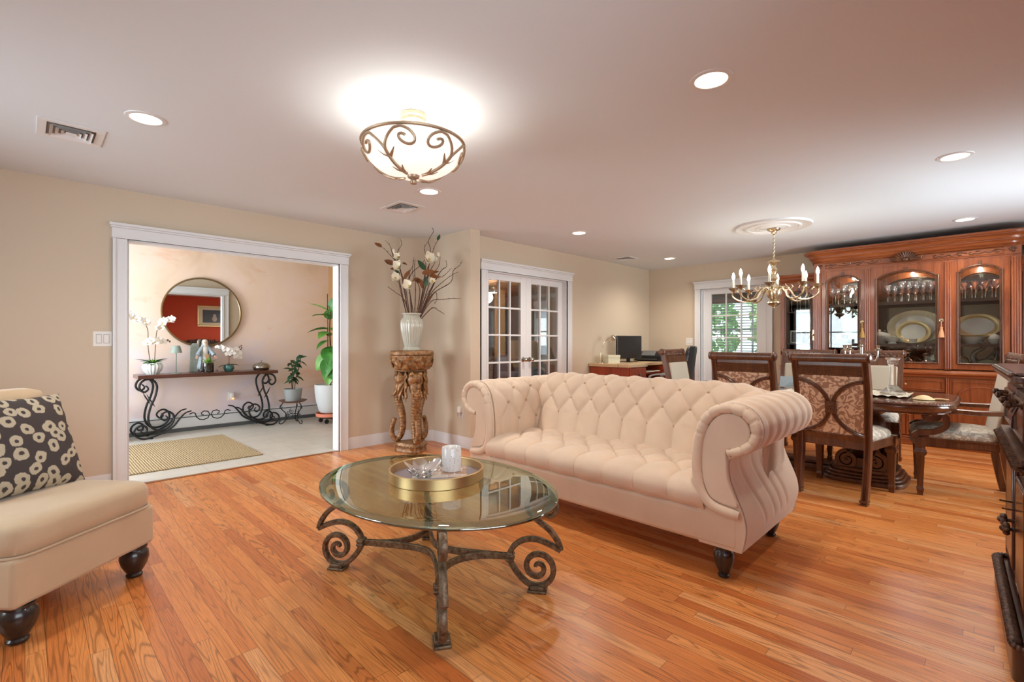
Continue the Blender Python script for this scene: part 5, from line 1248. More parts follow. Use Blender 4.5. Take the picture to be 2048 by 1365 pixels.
obj('frame', M().bx(-.075, .075, -.01, .01, 0, .02).bx(-.075, .075, -.01, .01, .16, .18).bx(-.075, -.055, -.01, .01, .02, .16).bx(.055, .075, -.01, .01, .02, .16), CHINA, t, ang=0, bev=.004); obj('photo', M().bx(-.056, .056, -.004, .004, .02, .16), plain('photo_grey', '#55565a', .4, nz=.6, nzs=40), t, ang=0)
t = thing('silver_vase', 'tarnished silver vase beside the framed photo in the side cabinet', 'vase', (7.53, 1.80, 1.166)); obj('body', M().lathe([(.001, 0), (.03, 0), (.015, .02), (.035, .08), (.025, .13), (.035, .17), (.03, .17), (.02, .12)], 18), m_iron('tarnish', '#5a5a58', '#a8a6a0', .3, .8, 30), t)
g = obj('champagne_flute', M().lathe([(.001, 0), (.028, .002), (.005, .008), (.004, .09), (.016, .12), (.022, .20), (.02, .25), (.018, .25), (.02, .2), (.005, .1)], 14), STEMG)
copies(g, [(7.52+.06*(k % 2), 1.77+.052*k, 1.601, 1) for k in range(5)], 'clear champagne flute on the top shelf of the side cabinet', 'glass', 'flutes in the side cabinet')

# ================================================================ CARVED SIDEBOARD AT THE RIGHT EDGE
t = thing('carved_sideboard', 'dark carved mahogany sideboard at the right edge of the room', 'sideboard', (2.955, -.30, 0), R(2.5))
def rr_(hx, y1, rad, y0=-.25, n=8):
    o = [(-hx, y0), (hx, y0)]
    for k in range(n+1): q = pi/2*k/n; o.append((hx-rad+rad*cos(q), y1-rad+rad*sin(q)))
    for k in range(n+1): q = pi/2+pi/2*k/n; o.append((-hx+rad+rad*cos(q), y1-rad+rad*sin(q)))
    return o
CARV = m_iron('carved_dark', '#1c0e0a', '#6a4632', .35, .1, 70, .8)
obj('plinth', M().prism(rr_(.52, .272, .06), 0, .115), DARKW, t, ang=40)
m = M()
for k in range(64):
    x = lerp(-.46, .46, k/63); m.ell((x, .262, .128), (.010, .022, .014), 8, 5).ell((x+.007, .268, .118), (.005, .008, .008), 6, 4)
for q in range(7):
    a = pi/2*q/6
    for s in (-1, 1): m.ell((s*(.46+.06*sin(a)), .212+.06*cos(a), .125), (.012, .012, .014), 6, 4)
for k in range(24):
    for s in (-1, 1): m.ell((s*.515, lerp(-.23, .2, k/23), .126), (.018, .010, .014), 6, 4)
obj('carved_plinth_moulding', m, CARV, t, ang=60)
obj('carcass', M().bx(-.485, .485, -.25, .205, .115, 1.04), DARKW, t, ang=0, bev=.004)
for x in (-.47, -.0, .47):
    m = M(); m.bx(x-.03, x+.03, .20, .225, .13, .72); [m.tube([(x+q*.014, .226, .16), (x+q*.014, .226, .70)], .006, 6) for q in (-1, 0, 1)]
    obj('fluted_post', m, DARKW, t, ang=40)
for x0, x1, kx in ((-.435, -.035, -.07), (.035, .435, .07)):
    d = obj('door', M().bx(x0, x1, .20, .222, .15, .70), DARKW, t, ang=0, bev=.004)
    m = M().bx(x0+.06, x1-.06, .222, .236, .22, .63)
    m.tube([(x0+.05, .226, .21), (x1-.05, .226, .21), (x1-.05, .226, .64), (x0+.05, .226, .64)], .012, 8, closed=True)
    obj('raised_panel', m, DARKW, d, ang=40, bev=.008)
    m = M()
    for q in range(6):
        a = q*pi/3; m.ell((kx+.016*cos(a), .262, .42+.016*sin(a)), (.012, .012, .012), 8, 6)
    m.ell((kx, .268, .42), (.014, .016, .014), 10, 8).tube([(kx, .22, .42), (kx, .26, .42)], .008, 8)
    obj('rosette_knob', m, CARV, d, ang=60); obj('key', M().tube([(kx, .22, .50), (kx, .275, .502)], .004, 6), CARV, d)
m = M()
for k in range(90):
    x = lerp(-.50, .50, k/89); m.tube([(x-.012, .235, .742), (x, .268, .752), (x+.012, .235, .765)], .0075, 6)
m.bx(-.50, .50, .18, .25, .728, .742).bx(-.50, .50, .18, .25, .766, .782)
obj('rope_moulding', m, CARV, t, ang=50)
for x0, x1 in ((-.44, -.02), (.02, .44)):
    d = obj('drawer', M().bx(x0, x1, .20, .228, .80, 1.00), DARKW, t, ang=0, bev=.004)
    m = M().tube([(x0+.03, .232, .83), (x1-.03, .232, .83), (x1-.03, .232, .97), (x0+.03, .232, .97)], .009, 8, closed=True)
    obj('drawer_moulding', m, DARKW, d, ang=40); obj('burl_panel', M().bx(x0+.04, x1-.04, .228, .232, .84, .96), wood('burl', '#4a2010', '#8a4a2a', '#b06c40', .25, 'x', 1.2), d, ang=0)
    for q in (.25, .75):
        xx = lerp(x0, x1, q); obj('pull', M().lathe([(.016, 0), (.018, .006), (.008, .012), (.008, .03), (.014, .036), (.015, .048), (.001, .056)], 12, T=Matrix.Translation((xx, .232, .90+.06)) @ Matrix.Rotation(R(-90), 4, 'X')).tube([(xx-.03, .25, .955), (xx-.03, .262, .925), (xx+.03, .262, .925), (xx+.03, .25, .955)], .005, 6), CARV, d)
m = M().prism(rr_(.50, .245, .04), 1.035, 1.05).prism(rr_(.525, .275, .06), 1.05, 1.075).prism(rr_(.515, .265, .06), 1.075, 1.088)
sl = obj('top_slab', m, DARKW, t, ang=30, bev=.004)
m = M()
for k in range(60):
    x = lerp(-.47, .47, k/59); m.ell((x, .268, 1.076), (.009, .014, .010), 8, 5)
obj('slab_carving', m, CARV, sl, ang=60)
m = M().bx(-.45, .45, -.245, -.215, 1.088, 1.15)
for k in range(19):
    x = lerp(-.43, .43, k/18); h = .05+.05*cos(x/.45*pi/2)**2; m.ell((x, -.228, 1.15+h*.4), (.032, .02, h*.8), 10, 8)
for s in (-1, 1):
    m.tube([(x, -.215, z) for x, z in spiral((s*.30, 1.19), .008, .05, 0, s*2.5*pi, 26)], .012, 6); m.tube([(x, -.215, z) for x, z in spiral((s*.12, 1.20), .006, .045, 0, -s*2.5*pi, 26)], .011, 6)
obj('carved_gallery', m, CARV, t, ang=60)
# framed picture on the red wall, seen in the hall mirror
t = thing('framed_picture', 'gold framed dark picture on the red wall, seen in the round mirror', 'picture', (3.30, -.60, 1.90))
fp = [(-.0, 0), (.05, 0), (.055, .012), (.03, .03), (.012, .035), (0, .028)]
m = M(); wv_, hv_ = .42, .30
m.bx(-wv_, wv_, 0, .028, hv_-.05, hv_).bx(-wv_, wv_, 0, .028, -hv_, -hv_+.05).bx(-wv_, -wv_+.05, 0, .028, -hv_+.05, hv_-.05).bx(wv_-.05, wv_, 0, .028, -hv_+.05, hv_-.05)
obj('frame', m, GOLD, t, ang=0, bev=.01); obj('mat_board', M().bx(-.375, .375, .002, .012, -.255, .255), plain('mat_cream', '#dccfb8', .8), t, ang=0)
obj('print', M().bx(-.29, .29, .012, .014, -.18, .18), plain('print_dark', '#34363e', .3, nz=.5, nzs=12), t, ang=0); obj('pale_figure', M().ell((0, .014, .02), (.04, .002, .05), 14, 8).ell((0, .014, -.07), (.06, .002, .08), 14, 8), plain('print_pale', '#b9a7a2', .4), t)
# ================================================================ HALL
HY, CT = 7.43, .785
t = thing('console_table', 'walnut console table on black scrolled wrought iron legs', 'console table', (1.75, HY, 0))
obj('tabletop', M().bx(-.80, .80, -.19, .19, CT-.046, CT), CONSW, t, ang=0, bev=.005)
kx, kz = .00061, .00076
def cv_(L_, s): return bez([(s*(-.80+(X-200)*kx), 0, max(.011, CT-.046-(Y-240)*kz*.985)) for X, Y in L_], 6)
S1 = [(330, 350), (365, 380), (372, 415), (320, 452), (262, 430), (232, 370), (262, 295), (340, 250), (430, 255), (500, 320), (518, 410), (480, 560), (415, 700), (378, 850), (390, 970), (470, 1070), (600, 1095), (725, 1050), (795, 960), (790, 860), (705, 800), (615, 825), (580, 885), (640, 945), (692, 905), (660, 862)]
S2 = [(1110, 822), (1000, 850), (900, 940), (800, 1050), (650, 1130), (450, 1195), (300, 1212), (195, 1170), (152, 1095), (190, 1025), (275, 992), (345, 1030), (345, 1100), (280, 1115), (262, 1075), (300, 1060)]
for yy in (-.14, .13):
    for s in (-1, 1):
        T = Matrix.Translation((0, yy, 0)); s_ = -s
        lg = obj('leg', M().tube(cv_(S1, s_), lambda u: .0075+.005*min(1, u*8, (1-u)*4), 8, T=T), BIRON, t)
        obj('base_scroll', M().tube(cv_(S2, s_), lambda u: .0075+.004*min(1, u*6, (1-u)*4), 8, T=T), BIRON, t)
        obj('thorn', M().tube([(s_*(-.80+(X-200)*kx), 0, CT-.046-(Y-240)*kz) for X, Y in ((350, 490), (390, 560), (445, 640), (485, 695))], [.002, .008, .008, .002], 6, T=T), BIRON, lg)
        obj('foot', M().lathe([(.001, 0), (.02, 0), (.02, .012), (.001, .013)], 12, (s_*(-.80+(420-200)*kx), yy, 0)), BIRON, lg)
m = M()
for s in (-1, 1):
    m.tube([(s*x, 0, z) for x, z in [(.24, .245), (.20, .262), (.175, .25), (.16, .20), (.125, .165), (.08, .155), (.03, .175), (.008, .22), (.03, .262), (.075, .27), (.105, .25), (.10, .225), (.08, .222)]], .007, 8)
obj('centre_scroll', m, BIRON, t)
m = M()
for s in (-1, 1): m.tube([(s*.53, -.14, .05), (s*.53, .13, .05)], .007, 8).tube([(s*.64, -.14, .735), (s*.64, .13, .735)], .007, 8)
obj('cross_bars', m, BIRON, t)
# heater
t = thing('baseboard_heater', 'long white baseboard heater along the hall wall', 'heater', (1.05, YH, 0))
obj('cover', M().prism([(-.001, .05), (-.06, .05), (-.065, .06), (-.065, .185), (-.035, .215), (-.001, .215)], -2.4, 2.4, 'x'), plain('heater_white', '#d6d8da', .4), t, ang=20)
obj('vent_slot', M().bx(-2.4, 2.4, -.067, -.06, .182, .192), plain('slot_dark', '#3a3d40', .6), t, ang=0); obj('toe_gap', M().bx(-2.4, 2.4, -.055, -.001, .0, .05), plain('gap_dark', '#55585a', .7), t, ang=0)
# mirror
t = thing('round_mirror', 'large round bronze framed mirror on the faux plaster hall wall', 'mirror', (1.71, YH-.012, 1.59), R(-1.8))
TM = Matrix.Rotation(R(90), 4, 'X')
obj('frame', M().lathe([(.452, -.008), (.452, .016), (.456, .020), (.470, .020), (.474, .016), (.474, -.010)], 96, T=TM), plain('mirror_bronze', '#8a7350', .3, .9), t, ang=30)
obj('mirror_glass', M().lathe([(.001, .006), (.454, .006)], 96, T=TM), MIRR, t)
# outlet with night light
plate('wall_outlet', 'white outlet under the hall console holding a night light', 'outlet', (2.055, YH, .42), 0, .075, .12, 1, True)
t = thing('night_light', 'small white plug-in night light glowing orange under the console', 'night light', (2.06, YH-.009, .42))
obj('body', M().box((.005, -.02, .01), (.05, .04, .075)), PLAST, t, ang=0, bev=.012); obj('glow_lens', M().ell((.012, -.035, -.035), (.018, .014, .010), 10, 6), plain('amber_glow', '#ff9a5a', .4, emit=2.0), t)
# rug
o = obj('jute_rug', M().bx(-.66, .64, -.755, .755, 0, .012), JUTE, ang=0, bev=.005, loc=(1.13, 6.20, .001)); tag(o, 'tan woven jute rug on the hall tile floor', 'rug')
# orchids and other things on the console
def orchid_leaf(m, a, ln, wd, lift, z0=0, r0=.01):
    d = V((cos(a), sin(a), lift)); leafm(m, V((r0*cos(a), r0*sin(a), z0)), d, V((-cos(a)*lift, -sin(a)*lift, 1)), ln, wd, .2, .35, 10)
def bloom(m, p, fr, r):
    fr = V(fr).normalized(); a_ = V((0, 0, 1)) - fr*fr.z; a_.normalize(); b_ = fr.cross(a_)
    for k in range(3):
        a = pi/2 + 2*pi*k/3; leafm(m, p, a_*sin(a)+b_*cos(a)+fr*.15, fr, r*1.0, r*.62, .1, .05, 5)
    for s in (-1, 1): leafm(m, p+fr*.003, b_*s + a_*.15+fr*.2, fr, r*1.05, r*1.15, .1, .1, 5)
t = thing('orchid', 'large white orchid in a fluted white bowl on the console', 'plant', (1.12, HY, CT))
obj('pot', M().lathe([(.001, 0), (.062, 0), (.066, .008), (.095, .05), (.106, .09), (.10, .12), (.082, .142), (.076, .142), (.08, .12), (.001, .118)], 96, fl=(16, .12)), WHITEC, t)
rn = random.Random(5); m = M()
for a, ln, l in ((.2, .15, .7), (1.3, .13, .4), (2.4, .15, .6), (3.1, .17, .8), (3.9, .14, .35), (5.2, .15, .5), (5.9, .16, .9), (4.5, .12, .2)):
    mm = M(); orchid_leaf(mm, a, ln, .062, l, .13); obj('leaf', mm, LEAF if ln < .16 else LEAFD, t, ang=60)
for k in range(9):
    mm = M(); orchid_leaf(mm, k*.7, .09, .016, 1.6, .13); obj('leaf', mm, LEAFL, t, ang=60)
stems = [[(-.02, 0, .13), (-.045, 0, .35), (-.05, -.01, .55), (-.10, -.02, .66), (-.19, -.03, .72), (-.29, -.03, .76)], [(.02, 0, .13), (.03, .0, .35), (.04, -.01, .52), (.07, -.02, .62), (.13, -.02, .66), (.19, -.02, .69)]]
for q, st in enumerate(stems):
    P_ = bez(st, 10); obj('stem', M().tube(P_, .004, 6), STEM, t)
    n = len(P_); ks = list(range(int(n*.52), n, 2 if q == 0 else 3))
    for i_ in ks:
        p = P_[i_]; m = M(); pp_ = p + V((rn.uniform(-.02, .02), -.03, rn.uniform(-.035, .02)))
        bloom(m, pp_, (rn.uniform(-.5, .5), -1, rn.uniform(-.2, .2)), .05); f = obj('flower', m, PETALW, t, ang=70); obj('heart', M().ell(tuple(pp_+V((0, -.012, -.004))), (.008, .008, .007), 8, 5), PETALY, f)
for (x, z) in ((-.03, .42), (.01, .40), (.06, .43), (.10, .405), (-.06, .39)):
    m = M(); p = V((x, -.04, z)); bloom(m, p, (x*4, -1, 0), .052); f = obj('flower', m, PETALW, t, ang=70); obj('heart', M().ell(tuple(p+V((0, -.012, -.004))), (.008, .008, .007), 8, 5), PETALY, f)
for (x, z) in ((.15, .425), (.17, .41)): obj('bud', M().ell((x, -.04, z), (.011, .011, .014), 8, 6), STEM, t)
t = thing('table_lamp', 'small sage green table lamp on the console', 'lamp', (1.365, HY, CT))
obj('base', M().lathe([(.001, 0), (.058, 0), (.058, .008), (.008, .014), (.001, .014)], 28), SAGE, t); obj('stem', M().tube([(0, 0, .01), (0, 0, .28)], .008, 10), SAGE, t)
obj('lamp_shade', M().lathe([(.001, .355), (.040, .355), (.044, .352), (.066, .262), (.063, .262), (.041, .345)], 32), SAGE, t)
# robed statue
t = thing('robed_statue', 'painted statue of a robed woman with open hands on the console', 'statue', (1.70, HY+.06, CT))
ROBE = plain('robe_white', '#d9d6d0', .6); CLOAK = plain('cloak_blue', '#a3b2bc', .6, nz=.2, nzs=25); SKIN = plain('painted_skin', '#d3a78e', .6); SASH = plain('robe_tan', '#c49a6c', .6)
obj('base', M().lathe([(.001, 0), (.075, 0), (.075, .02), (.06, .03), (.001, .031)], 24), DARKW, t)
obj('robe', M().lathe([(.055, .03), (.058, .05), (.05, .14), (.045, .22), (.036, .26), (.042, .30), (.035, .34), (.016, .36), (.014, .375)], 48, fl=(14, .08), sy=.75), ROBE, t)
def fcl(u, v):
    a = lerp(R(-50), R(230), v); z = lerp(.04, .41, u); r = [.085, .082, .076, .07, .066, .066, .066, .060, .045, .036, .033][int(round(u*10))]
    r *= 1+.06*sin(v*40)*(1-u); return (r*cos(a)*1.05, r*sin(a)*.75+.004, z)
o = obj('cloak', M().grid(fcl, 10, 60), CLOAK, t, ang=70); q = o.modifiers.new('thick', 'SOLIDIFY'); q.thickness = .006
hd = obj('head', M().ell((0, -.004, .392), (.024, .026, .032), 18, 14).ell((0, -.029, .388), (.0045, .007, .008), 8, 6).tube([(0, 0, .35), (0, -.002, .375)], .012, 10), SKIN, t, ang=70)
m = M()
for s in (-1, 1): m.ell((s*.009, -.027, .397), (.004, .002, .0025), 8, 5)
obj('eyes', m, DARKW, hd); obj('mouth', M().ell((0, -.0275, .375), (.006, .002, .002), 8, 5), plain('lip', '#a8604e', .6), hd)
obj('veil', M().lathe([(.034, .35), (.036, .38), (.035, .41), (.026, .43), (.001, .438)], 24, (0, .008, 0)), plain('veil_cream', '#dccfbc', .6), t)
obj('sash', M().sweep([(.012, -.045, .24), (.022, -.048, .18), (.02, -.05, .10), (.028, -.05, .05)], rect(.035, .008), up=(0, -1, 0)), SASH, t)
for s in (-1, 1):
    obj('sleeve', M().tube(bez([(s*.035, 0, .335), (s*.07, -.02, .27), (s*.095, -.05, .225)], 6), lambda u: lerp(.018, .026, u), 12), CLOAK, t)
    m = M().ell((s*.103, -.062, .212), (.010, .012, .014), 10, 8)
    for k in range(5): m.tube([(s*(.098+.0045*k), -.066, .208), (s*(.100+.006*k), -.074, .192), (s*(.100+.007*k), -.074, .178 if k not in (0, 4) else .188)], .0032, 6)
    obj('hand', m, SKIN, t)
o = obj('rounded_plaque', M().prism([(-.055, 0), (.045, 0), (.055, .12), (.062, .30), (.05, .36), (.02, .385), (-.02, .385), (-.045, .355), (-.052, .25)], -.008, .008, 'y'), plain('plaque_grey', '#8d948a', .5, nz=.3, nzs=40), ang=40, bev=.005, loc=(1.595, HY+.13, CT), rz=R(-8)); tag(o, 'rounded grey green plaque standing behind the robed statue', 'plaque')
t = thing('succulent_plant', 'spiky green plant in a glossy black cylinder before the statue', 'plant', (1.70, HY-.09, CT))
obj('pot', M().lathe([(.001, 0), (.066, 0), (.068, .004), (.068, .125), (.064, .127), (.062, .12), (.001, .115)], 36), plain('gloss_black', '#141618', .06, coat=1), t)
for k in range(18):
    mm = M(); orchid_leaf(mm, k*2.4, .06+.03*(k % 3), .018, .5+.5*(k % 4), .115, .012); obj('leaf', mm, LEAFL if k % 3 else LEAF, t, ang=60)
t = thing('figurine_tray', 'small clear tray with two dark beads under the black planter', 'tray', (1.70, HY-.135, CT)); obj('bar', M().bx(-.095, .095, -.02, .02, 0, .006), CRYS, t, ang=0)
for s in (-1, 1): obj('bead', M().ell((s*.09, 0, .022), (.017, .017, .017), 12, 8), DARKW, t)
t = thing('orchid', 'small white orchid in a round teal bowl on the console', 'plant', (1.965, HY-.02, CT))
obj('pot', M().lathe([(.001, 0), (.042, 0), (.062, .03), (.066, .055), (.058, .082), (.05, .088), (.048, .08), (.001, .078)], 36), plain('teal_glaze', '#4a7d7a', .25, nz=.5, nzs=14, coat=.4), t)
for a, ln, l in ((.1, .12, .25), (3.3, .13, .1), (1.6, .09, .5), (4.6, .08, .4)):
    mm = M(); orchid_leaf(mm, a, ln, .042, l, .085); obj('leaf', mm, LEAFD, t, ang=60)
for st in ([(0, 0, .08), (0, 0, .2), (-.03, -.01, .28), (-.09, -.02, .33), (-.16, -.02, .345)], [(0, 0, .19), (.04, -.01, .24), (.09, -.02, .29), (.14, -.02, .34)], [(.01, 0, .2), (.06, -.01, .22), (.10, -.02, .2)]):
    P_ = bez(st, 8); obj('stem', M().tube(P_, .0035, 6), STEM, t)
for (x, z, r) in ((-.15, .335, .03), (-.10, .33, .04), (-.05, .30, .05), (0, .29, .05), (.03, .25, .05), (.07, .30, .045), (.11, .25, .05), (.08, .20, .05), (.12, .19, .04), (-.02, .24, .045)):
    m = M(); p = V((x, -.04, z)); bloom(m, p, (x*3, -1, .1), r); obj('flower', m, PETALW, t, ang=70)
for (x, z) in ((.125, .335), (.145, .35), (.15, .32), (.14, .30)): obj('bud', M().ell((x, -.03, z), (.008, .008, .011), 8, 6), STEM, t)
t = thing('covered_dish', 'ribbed silver covered dish at the right end of the console', 'dish', (2.385, HY, CT))
obj('bowl', M().lathe([(.001, 0), (.09, 0), (.108, .03), (.113, .05), (.11, .055)], 80, fl=(40, .02)), SILVER, t, ang=60); obj('lid', M().lathe([(.114, .055), (.108, .065), (.085, .09), (.05, .105), (.012, .112)], 80, fl=(20, .04)), m_iron('aged_silver', '#6f6a5e', '#b3ab98', .3, .8, 60), t, ang=60); obj('finial', M().lathe([(.012, .11), (.006, .118), (.011, .13), (.004, .142), (.001, .145)], 14), SILVER, t)
# rubber plant on an iron stand
t = thing('plant_stand', 'low wrought iron plant stand with brown dished top', 'plant stand', (2.74, 7.20, 0))
obj('top', M().lathe([(.001, .312), (.12, .312), (.15, .318), (.185, .338), (.192, .345), (.185, .342), (.12, .322), (.001, .322)], 40), wood('stand_top', '#5a3a28', '#7a5238', '#8a6248', .5, 'x'), t)
for k in range(3):
    a = R(-70+120*k); T = Matrix.Rotation(a, 4, 'Z'); m = M()
    m.tube(bez([(.13, 0, .31), (.165, 0, .27), (.15, 0, .22), (.10, 0, .16), (.09, 0, .08), (.13, 0, .025), (.17, 0, .012), (.185, 0, .04), (.165, 0, .055)], 6), .007, 6, T=T)
    m.tube([(x, 0, z) for x, z in spiral((.155, .245), .005, .03, 0, 2.6*pi, 20)], .004, 5, T=T)
    obj('leg', m, BIRON, t)
m = M()
for k in range(3):
    T = Matrix.Rotation(R(-10+120*k), 4, 'Z'); m.tube([(.07, y, z) for y, z in spiral((-.04, .17), .006, .045, 0, 2.4*pi, 22)], .004, 5, T=T).tube([(.07, y, z) for y, z in spiral((.05, .12), .006, .04, pi, -1.5*pi, 22)], .004, 5, T=T)
m.tube([(.1*cos(a), .1*sin(a), .13) for a in [2*pi*i/30 for i in range(30)]], .005, 6, closed=True)
obj('scrollwork', m, BIRON, t)
t = thing('rubber_plant', 'small dark rubber plant in a grey pot on the plant stand', 'plant', (2.74, 7.20, .322))
obj('pot', M().lathe([(.001, 0), (.10, 0), (.104, .004), (.125, .185), (.121, .187), (.117, .17), (.001, .165)], 40), plain('pot_grey', '#8f9492', .5), t)
rn = random.Random(9)
for st in ([(-.01, 0, .16), (-.02, 0, .30), (-.01, 0, .46), (-.03, 0, .60)], [(.02, 0, .16), (.04, .0, .33), (.09, -.01, .52), (.11, 0, .66)], [(0, .02, .16), (.02, .02, .4), (.06, .01, .58)]):
    P_ = bez(st, 6); obj('stem', M().tube(P_, .006, 6), STEM, t)
    for k in range(6, len(P_), 1):
        a = rn.uniform(0, 2*pi); d = V((cos(a), sin(a)*.8, rn.uniform(-.5, .5))); m = M(); leafm(m, P_[k], d, V((0, -.4, 1)), rn.uniform(.10, .14), .058, .12, .25, 8); obj('leaf', m, LEAFD, t, ang=60)
# fiddle leaf fig
t = thing('fiddle_leaf_fig', 'tall fiddle leaf fig with big leaves in a white pot', 'plant', (3.17, 6.92, .155))
obj('pot', M().lathe([(.001, 0), (.135, 0), (.16, .03), (.195, .16), (.215, .30), (.218, .405), (.212, .41), (.205, .39), (.001, .37)], 44), plain('pot_white', '#cfd3d4', .6), t)
obj('stake', M().tube([(-.02, .03, .37), (-.03, .03, 1.74)], .007, 6), DARKW, t); obj('trunk', M().tube(bez([(.0, 0, .36), (.01, 0, .8), (-.01, 0, 1.2), (0, 0, 1.48)], 8), lambda u: lerp(.014, .007, u), 8), STEM, t)
for k, (z, a, l, ln, wd) in enumerate(((1.46, 2.55, .75, .30, .15), (1.40, -2.9, .22, .29, .16), (1.22, 2.75, .05, .30, .19), (1.18, -2.6, -.15, .27, .17), (1.06, -3.0, -.35, .24, .15), (.98, -2.2, -.9, .32, .22), (.86, 2.7, -1.0, .30, .20), (.82, -2.5, -1.4, .32, .20), (.76, -1.9, -1.3, .30, .20), (.66, -2.3, -1.5, .26, .18), (1.34, 1.2, 1.6, .26, .18), (1.1, 1.8, .5, .26, .18), (.9, -1.4, -.2, .28, .2), (1.48, -1.4, 1.4, .26, .17), (.72, 1.6, -.4, .26, .18), (1.2, -1.2, .2, .26, .18))):
    m = M(); d = V((cos(a), sin(a), l)); d.normalize(); nn = V((0, 0, 1)) - d*d.z if abs(l) < .9 else V((-.71, -.71, .45))
    leafm(m, V((0, 0, z)) + d*.02, d, nn, ln, wd, .15, .25, 12); obj('leaf', m, LEAF if k % 3 else m_leaf('fig_leaf_light%d' % k, '#5c9a3c', '#86bf5a'), t, ang=60)
t = thing('planter_stand', 'low black wheeled stand with salmon saucer under the fig pot', 'plant stand', (3.17, 6.92, 0))
obj('saucer', M().lathe([(.001, .095), (.18, .095), (.20, .105), (.205, .15), (.2, .15), (.19, .115), (.001, .112)], 40), plain('salmon_plastic', '#e0876c', .5), t)
obj('frame', M().tube([(.14*cos(a), .14*sin(a), .085) for a in [2*pi*i/30 for i in range(30)]], .011, 8, closed=True).tube([(-.14, 0, .085), (.14, 0, .085)], .010, 8).tube([(0, -.14, .085), (0, .14, .085)], .010, 8), BIRON, t)
for k in range(4):
    a = pi/4+pi/2*k; obj('wheel', M().lathe([(.001, -.01), (.03, -.01), (.034, 0), (.03, .01), (.001, .01)], 16, T=Matrix.Translation((.14*cos(a), .14*sin(a), .035)) @ Matrix.Rotation(R(90), 4, 'X')).tube([(.14*cos(a), .14*sin(a), .035), (.14*cos(a), .14*sin(a), .085)], .006, 6), BLACK, t)
# plant mostly hidden behind the left casing
t = thing('potted_plant', 'leafy potted plant mostly hidden by the left door casing', 'plant', (.66, 7.32, 0))
obj('pot', M().lathe([(.001, 0), (.11, 0), (.12, .01), (.15, .42), (.145, .42), (.001, .40)], 30), plain('pot_dark', '#4a4440', .5), t); obj('stem', M().tube([(0, 0, .4), (.01, 0, 1.0)], .01, 8), STEM, t)
for k in range(22):
    a = k*2.4; z = .62+.022*k; m = M(); leafm(m, V((0, 0, z)), V((cos(a), sin(a), .3-.03*(k % 5))), V((0, 0, 1)), .17+.01*(k % 4), .05, .15, .3, 7); obj('leaf', m, LEAFD if k % 2 else LEAF, t, ang=60)

# ================================================================ OFFICE CORNER
STONE = m_speck('speckled_stone', '#c9ad88', '#8d6c4c', 140)
t = thing('desk', 'cherry corner desk with speckled stone top and drawers', 'desk', (5.93, 4.26, 0))
DT = .87
obj('cabinet', M().bx(0, .47, -.66, 0, .02, DT-.045), DESKW, t, ang=0, bev=.004); obj('back_cabinet', M().bx(1.20, 1.75, -.80, 0, .02, DT-.045), DESKW, t, ang=0, bev=.004)
obj('desktop', M().bx(-.02, 1.77, -.52, 0, DT-.045, DT).bx(-.02, .50, -.68, -.50, DT-.045, DT).bx(1.18, 1.77, -.82, -.50, DT-.045, DT), STONE, t, ang=0, bev=.006)
obj('modesty_panel', M().bx(.47, 1.20, -.06, -.03, .1, DT-.045), DESKW, t, ang=0); obj('keyboard_shelf', M().bx(.47, 1.20, -.56, -.08, .70, .725), DESKW, t, ang=0)
for k in range(4):
    z1 = DT-.06-.195*k; d = obj('drawer', M().bx(.02, .45, -.68, -.66, z1-.18, z1), DESKW, t, ang=0, bev=.004)
    obj('knob', M().lathe([(.008, 0), (.007, .012), (.018, .02), (.018, .028), (.001, .034)], 14, T=Matrix.Translation((.235, -.68, z1-.09)) @ Matrix.Rotation(R(90), 4, 'X')), SILVER, d)
for k in range(3):
    z1 = DT-.06-.26*k; d = obj('drawer', M().bx(1.18, 1.20, -.78, -.04, z1-.24, z1), DESKW, t, ang=0, bev=.004)
    obj('knob', M().lathe([(.008, 0), (.007, .012), (.018, .02), (.018, .028), (.001, .034)], 14, T=Matrix.Translation((1.18, -.41, z1-.12)) @ Matrix.Rotation(R(-90), 4, 'Y')), SILVER, d)
t = thing('computer_monitor', 'dark computer monitor on the corner desk', 'monitor', (6.64, 4.02, DT), R(-12))
obj('screen_case', M().bx(-.27, .27, -.015, .02, .055, .41), BLACK, t, ang=0, bev=.008); obj('screen', M().bx(-.26, .26, -.017, -.014, .065, .40), plain('screen_dark', '#2e2c2b', .25), t, ang=0)
obj('stand', M().bx(-.03, .03, .0, .03, .01, .12).bx(-.11, .11, -.08, .09, 0, .012), BLACK, t, ang=0, bev=.004)
t = thing('printer', 'black inkjet printer on the desk by the back wall', 'printer', (7.35, 4.00, DT), R(-90))
obj('body', M().prism([(-.17, .0), (.20, 0), (.20, .13), (.12, .165), (-.10, .16), (-.17, .09)], -.23, .23, 'x'), BLACK, t, ang=0, bev=.015)
obj('paper_tray', M().bx(-.17, .17, -.23, -.15, .02, .045), plain('printer_grey', '#3c3d40', .4), t, ang=0); obj('control_panel', M().prism([(-.172, .095), (-.105, .164), (-.10, .16), (-.168, .09)], -.12, .12, 'x'), plain('panel_grey', '#6c6e70', .3), t, ang=0)
t = thing('desk_lamp', 'small brass gooseneck desk lamp with silver head', 'lamp', (6.02, 4.12, DT))
obj('base', M().lathe([(.001, 0), (.055, 0), (.055, .01), (.01, .018), (.001, .018)], 24), BRASS, t); obj('gooseneck', M().tube(bez([(0, 0, .015), (.0, 0, .15), (.03, -.02, .28), (.09, -.06, .36), (.15, -.10, .38)], 8), .006, 8), BRASS, t)
obj('lamp_head', M().lathe([(.001, .05), (.02, .045), (.035, .02), (.045, -.02), (.04, -.02), (.03, .01)], 20, T=Matrix.Translation((.165, -.11, .375)) @ Matrix.Rotation(R(-50), 4, 'Y')), SILVER, t)
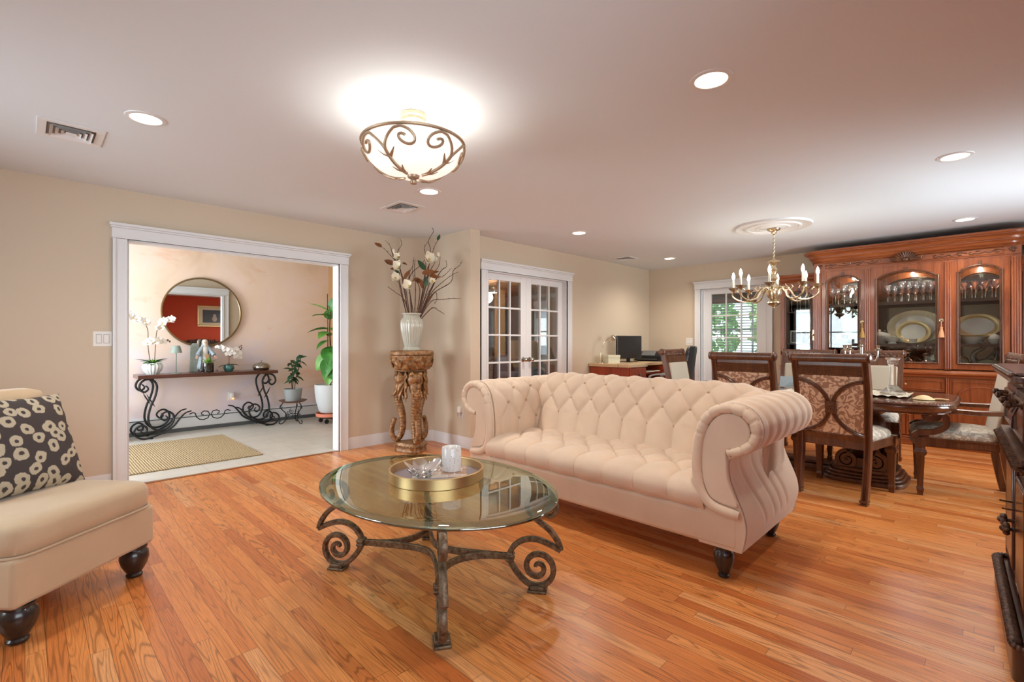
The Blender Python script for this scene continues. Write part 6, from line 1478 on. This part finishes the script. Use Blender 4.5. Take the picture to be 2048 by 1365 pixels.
tag(obj('storage_box', M().bx(-.105, .105, -.07, .07, 0, .115).bx(-.11, .11, -.075, .075, .085, .12), plain('box_cream', '#dcd8be', .7), ang=0, bev=.003, loc=(6.16, 4.03, DT), rz=R(-20)), 'square cream box on the desk beside the lamp', 'box')
for k in range(3):
    tag(obj('paper_sheet', M().bx(-.11, .11, -.15, .15, 0, .003), plain('paper%d' % k, '#dfdcd4', .8), ang=0, loc=(6.72+.1*k, 3.86-.02*k, .7255+.0035*k), rz=R(20*k-15)), ['lowest white paper sheet on the desk keyboard shelf', 'middle white paper sheet on the desk keyboard shelf', 'topmost white paper sheet on the desk keyboard shelf'][k], 'paper')
t = thing('office_chair', 'black leather office chair with grey arms at the desk', 'office chair', (6.50, 3.27, 0), R(12))
obj('seat', M().bx(-.25, .25, -.22, .26, .42, .51), LEATHER, t, ang=0, bev=.035, seg=3)
def fob(u, v):
    zz = lerp(.50, 1.13, u); w_ = .18+.09*sin(pi*min(1, u*1.15))**.7 if u < .85 else .25-.10*(u-.85)/.15
    return ((2*v-1)*w_, -.24-.10*u+.05*(2*v-1)**2, zz)
o = obj('backrest', M().grid(fob, 16, 14), LEATHER, t, ang=70); q = o.modifiers.new('thick', 'SOLIDIFY'); q.thickness = .06; q.offset = 0; q = o.modifiers.new('sub', 'SUBSURF'); q.levels = q.render_levels = 1
for s in (-1, 1): obj('arm', M().sweep(bez([(s*.27, -.20, .50), (s*.31, -.2, .66), (s*.31, -.05, .735), (s*.31, .14, .73), (s*.31, .20, .68), (s*.28, .16, .52)], 6), rect(.045, .022)), GREYM, t, ang=50)
obj('gas_lift', M().tube([(0, 0, .08), (0, 0, .43)], .028, 12), BLACK, t)
for k in range(5):
    a = 2*pi*k/5; b = obj('base_spoke', M().tube([(0, 0, .11), (.15*cos(a), .15*sin(a), .09), (.29*cos(a), .29*sin(a), .065)], [.025, .02, .014], 8), BLACK, t); obj('caster', M().lathe([(.001, -.02), (.024, -.02), (.028, 0), (.024, .02), (.001, .02)], 14, T=Matrix.Translation((.29*cos(a), .29*sin(a), .028)) @ Matrix.Rotation(R(90), 4, 'X')), BLACK, b)
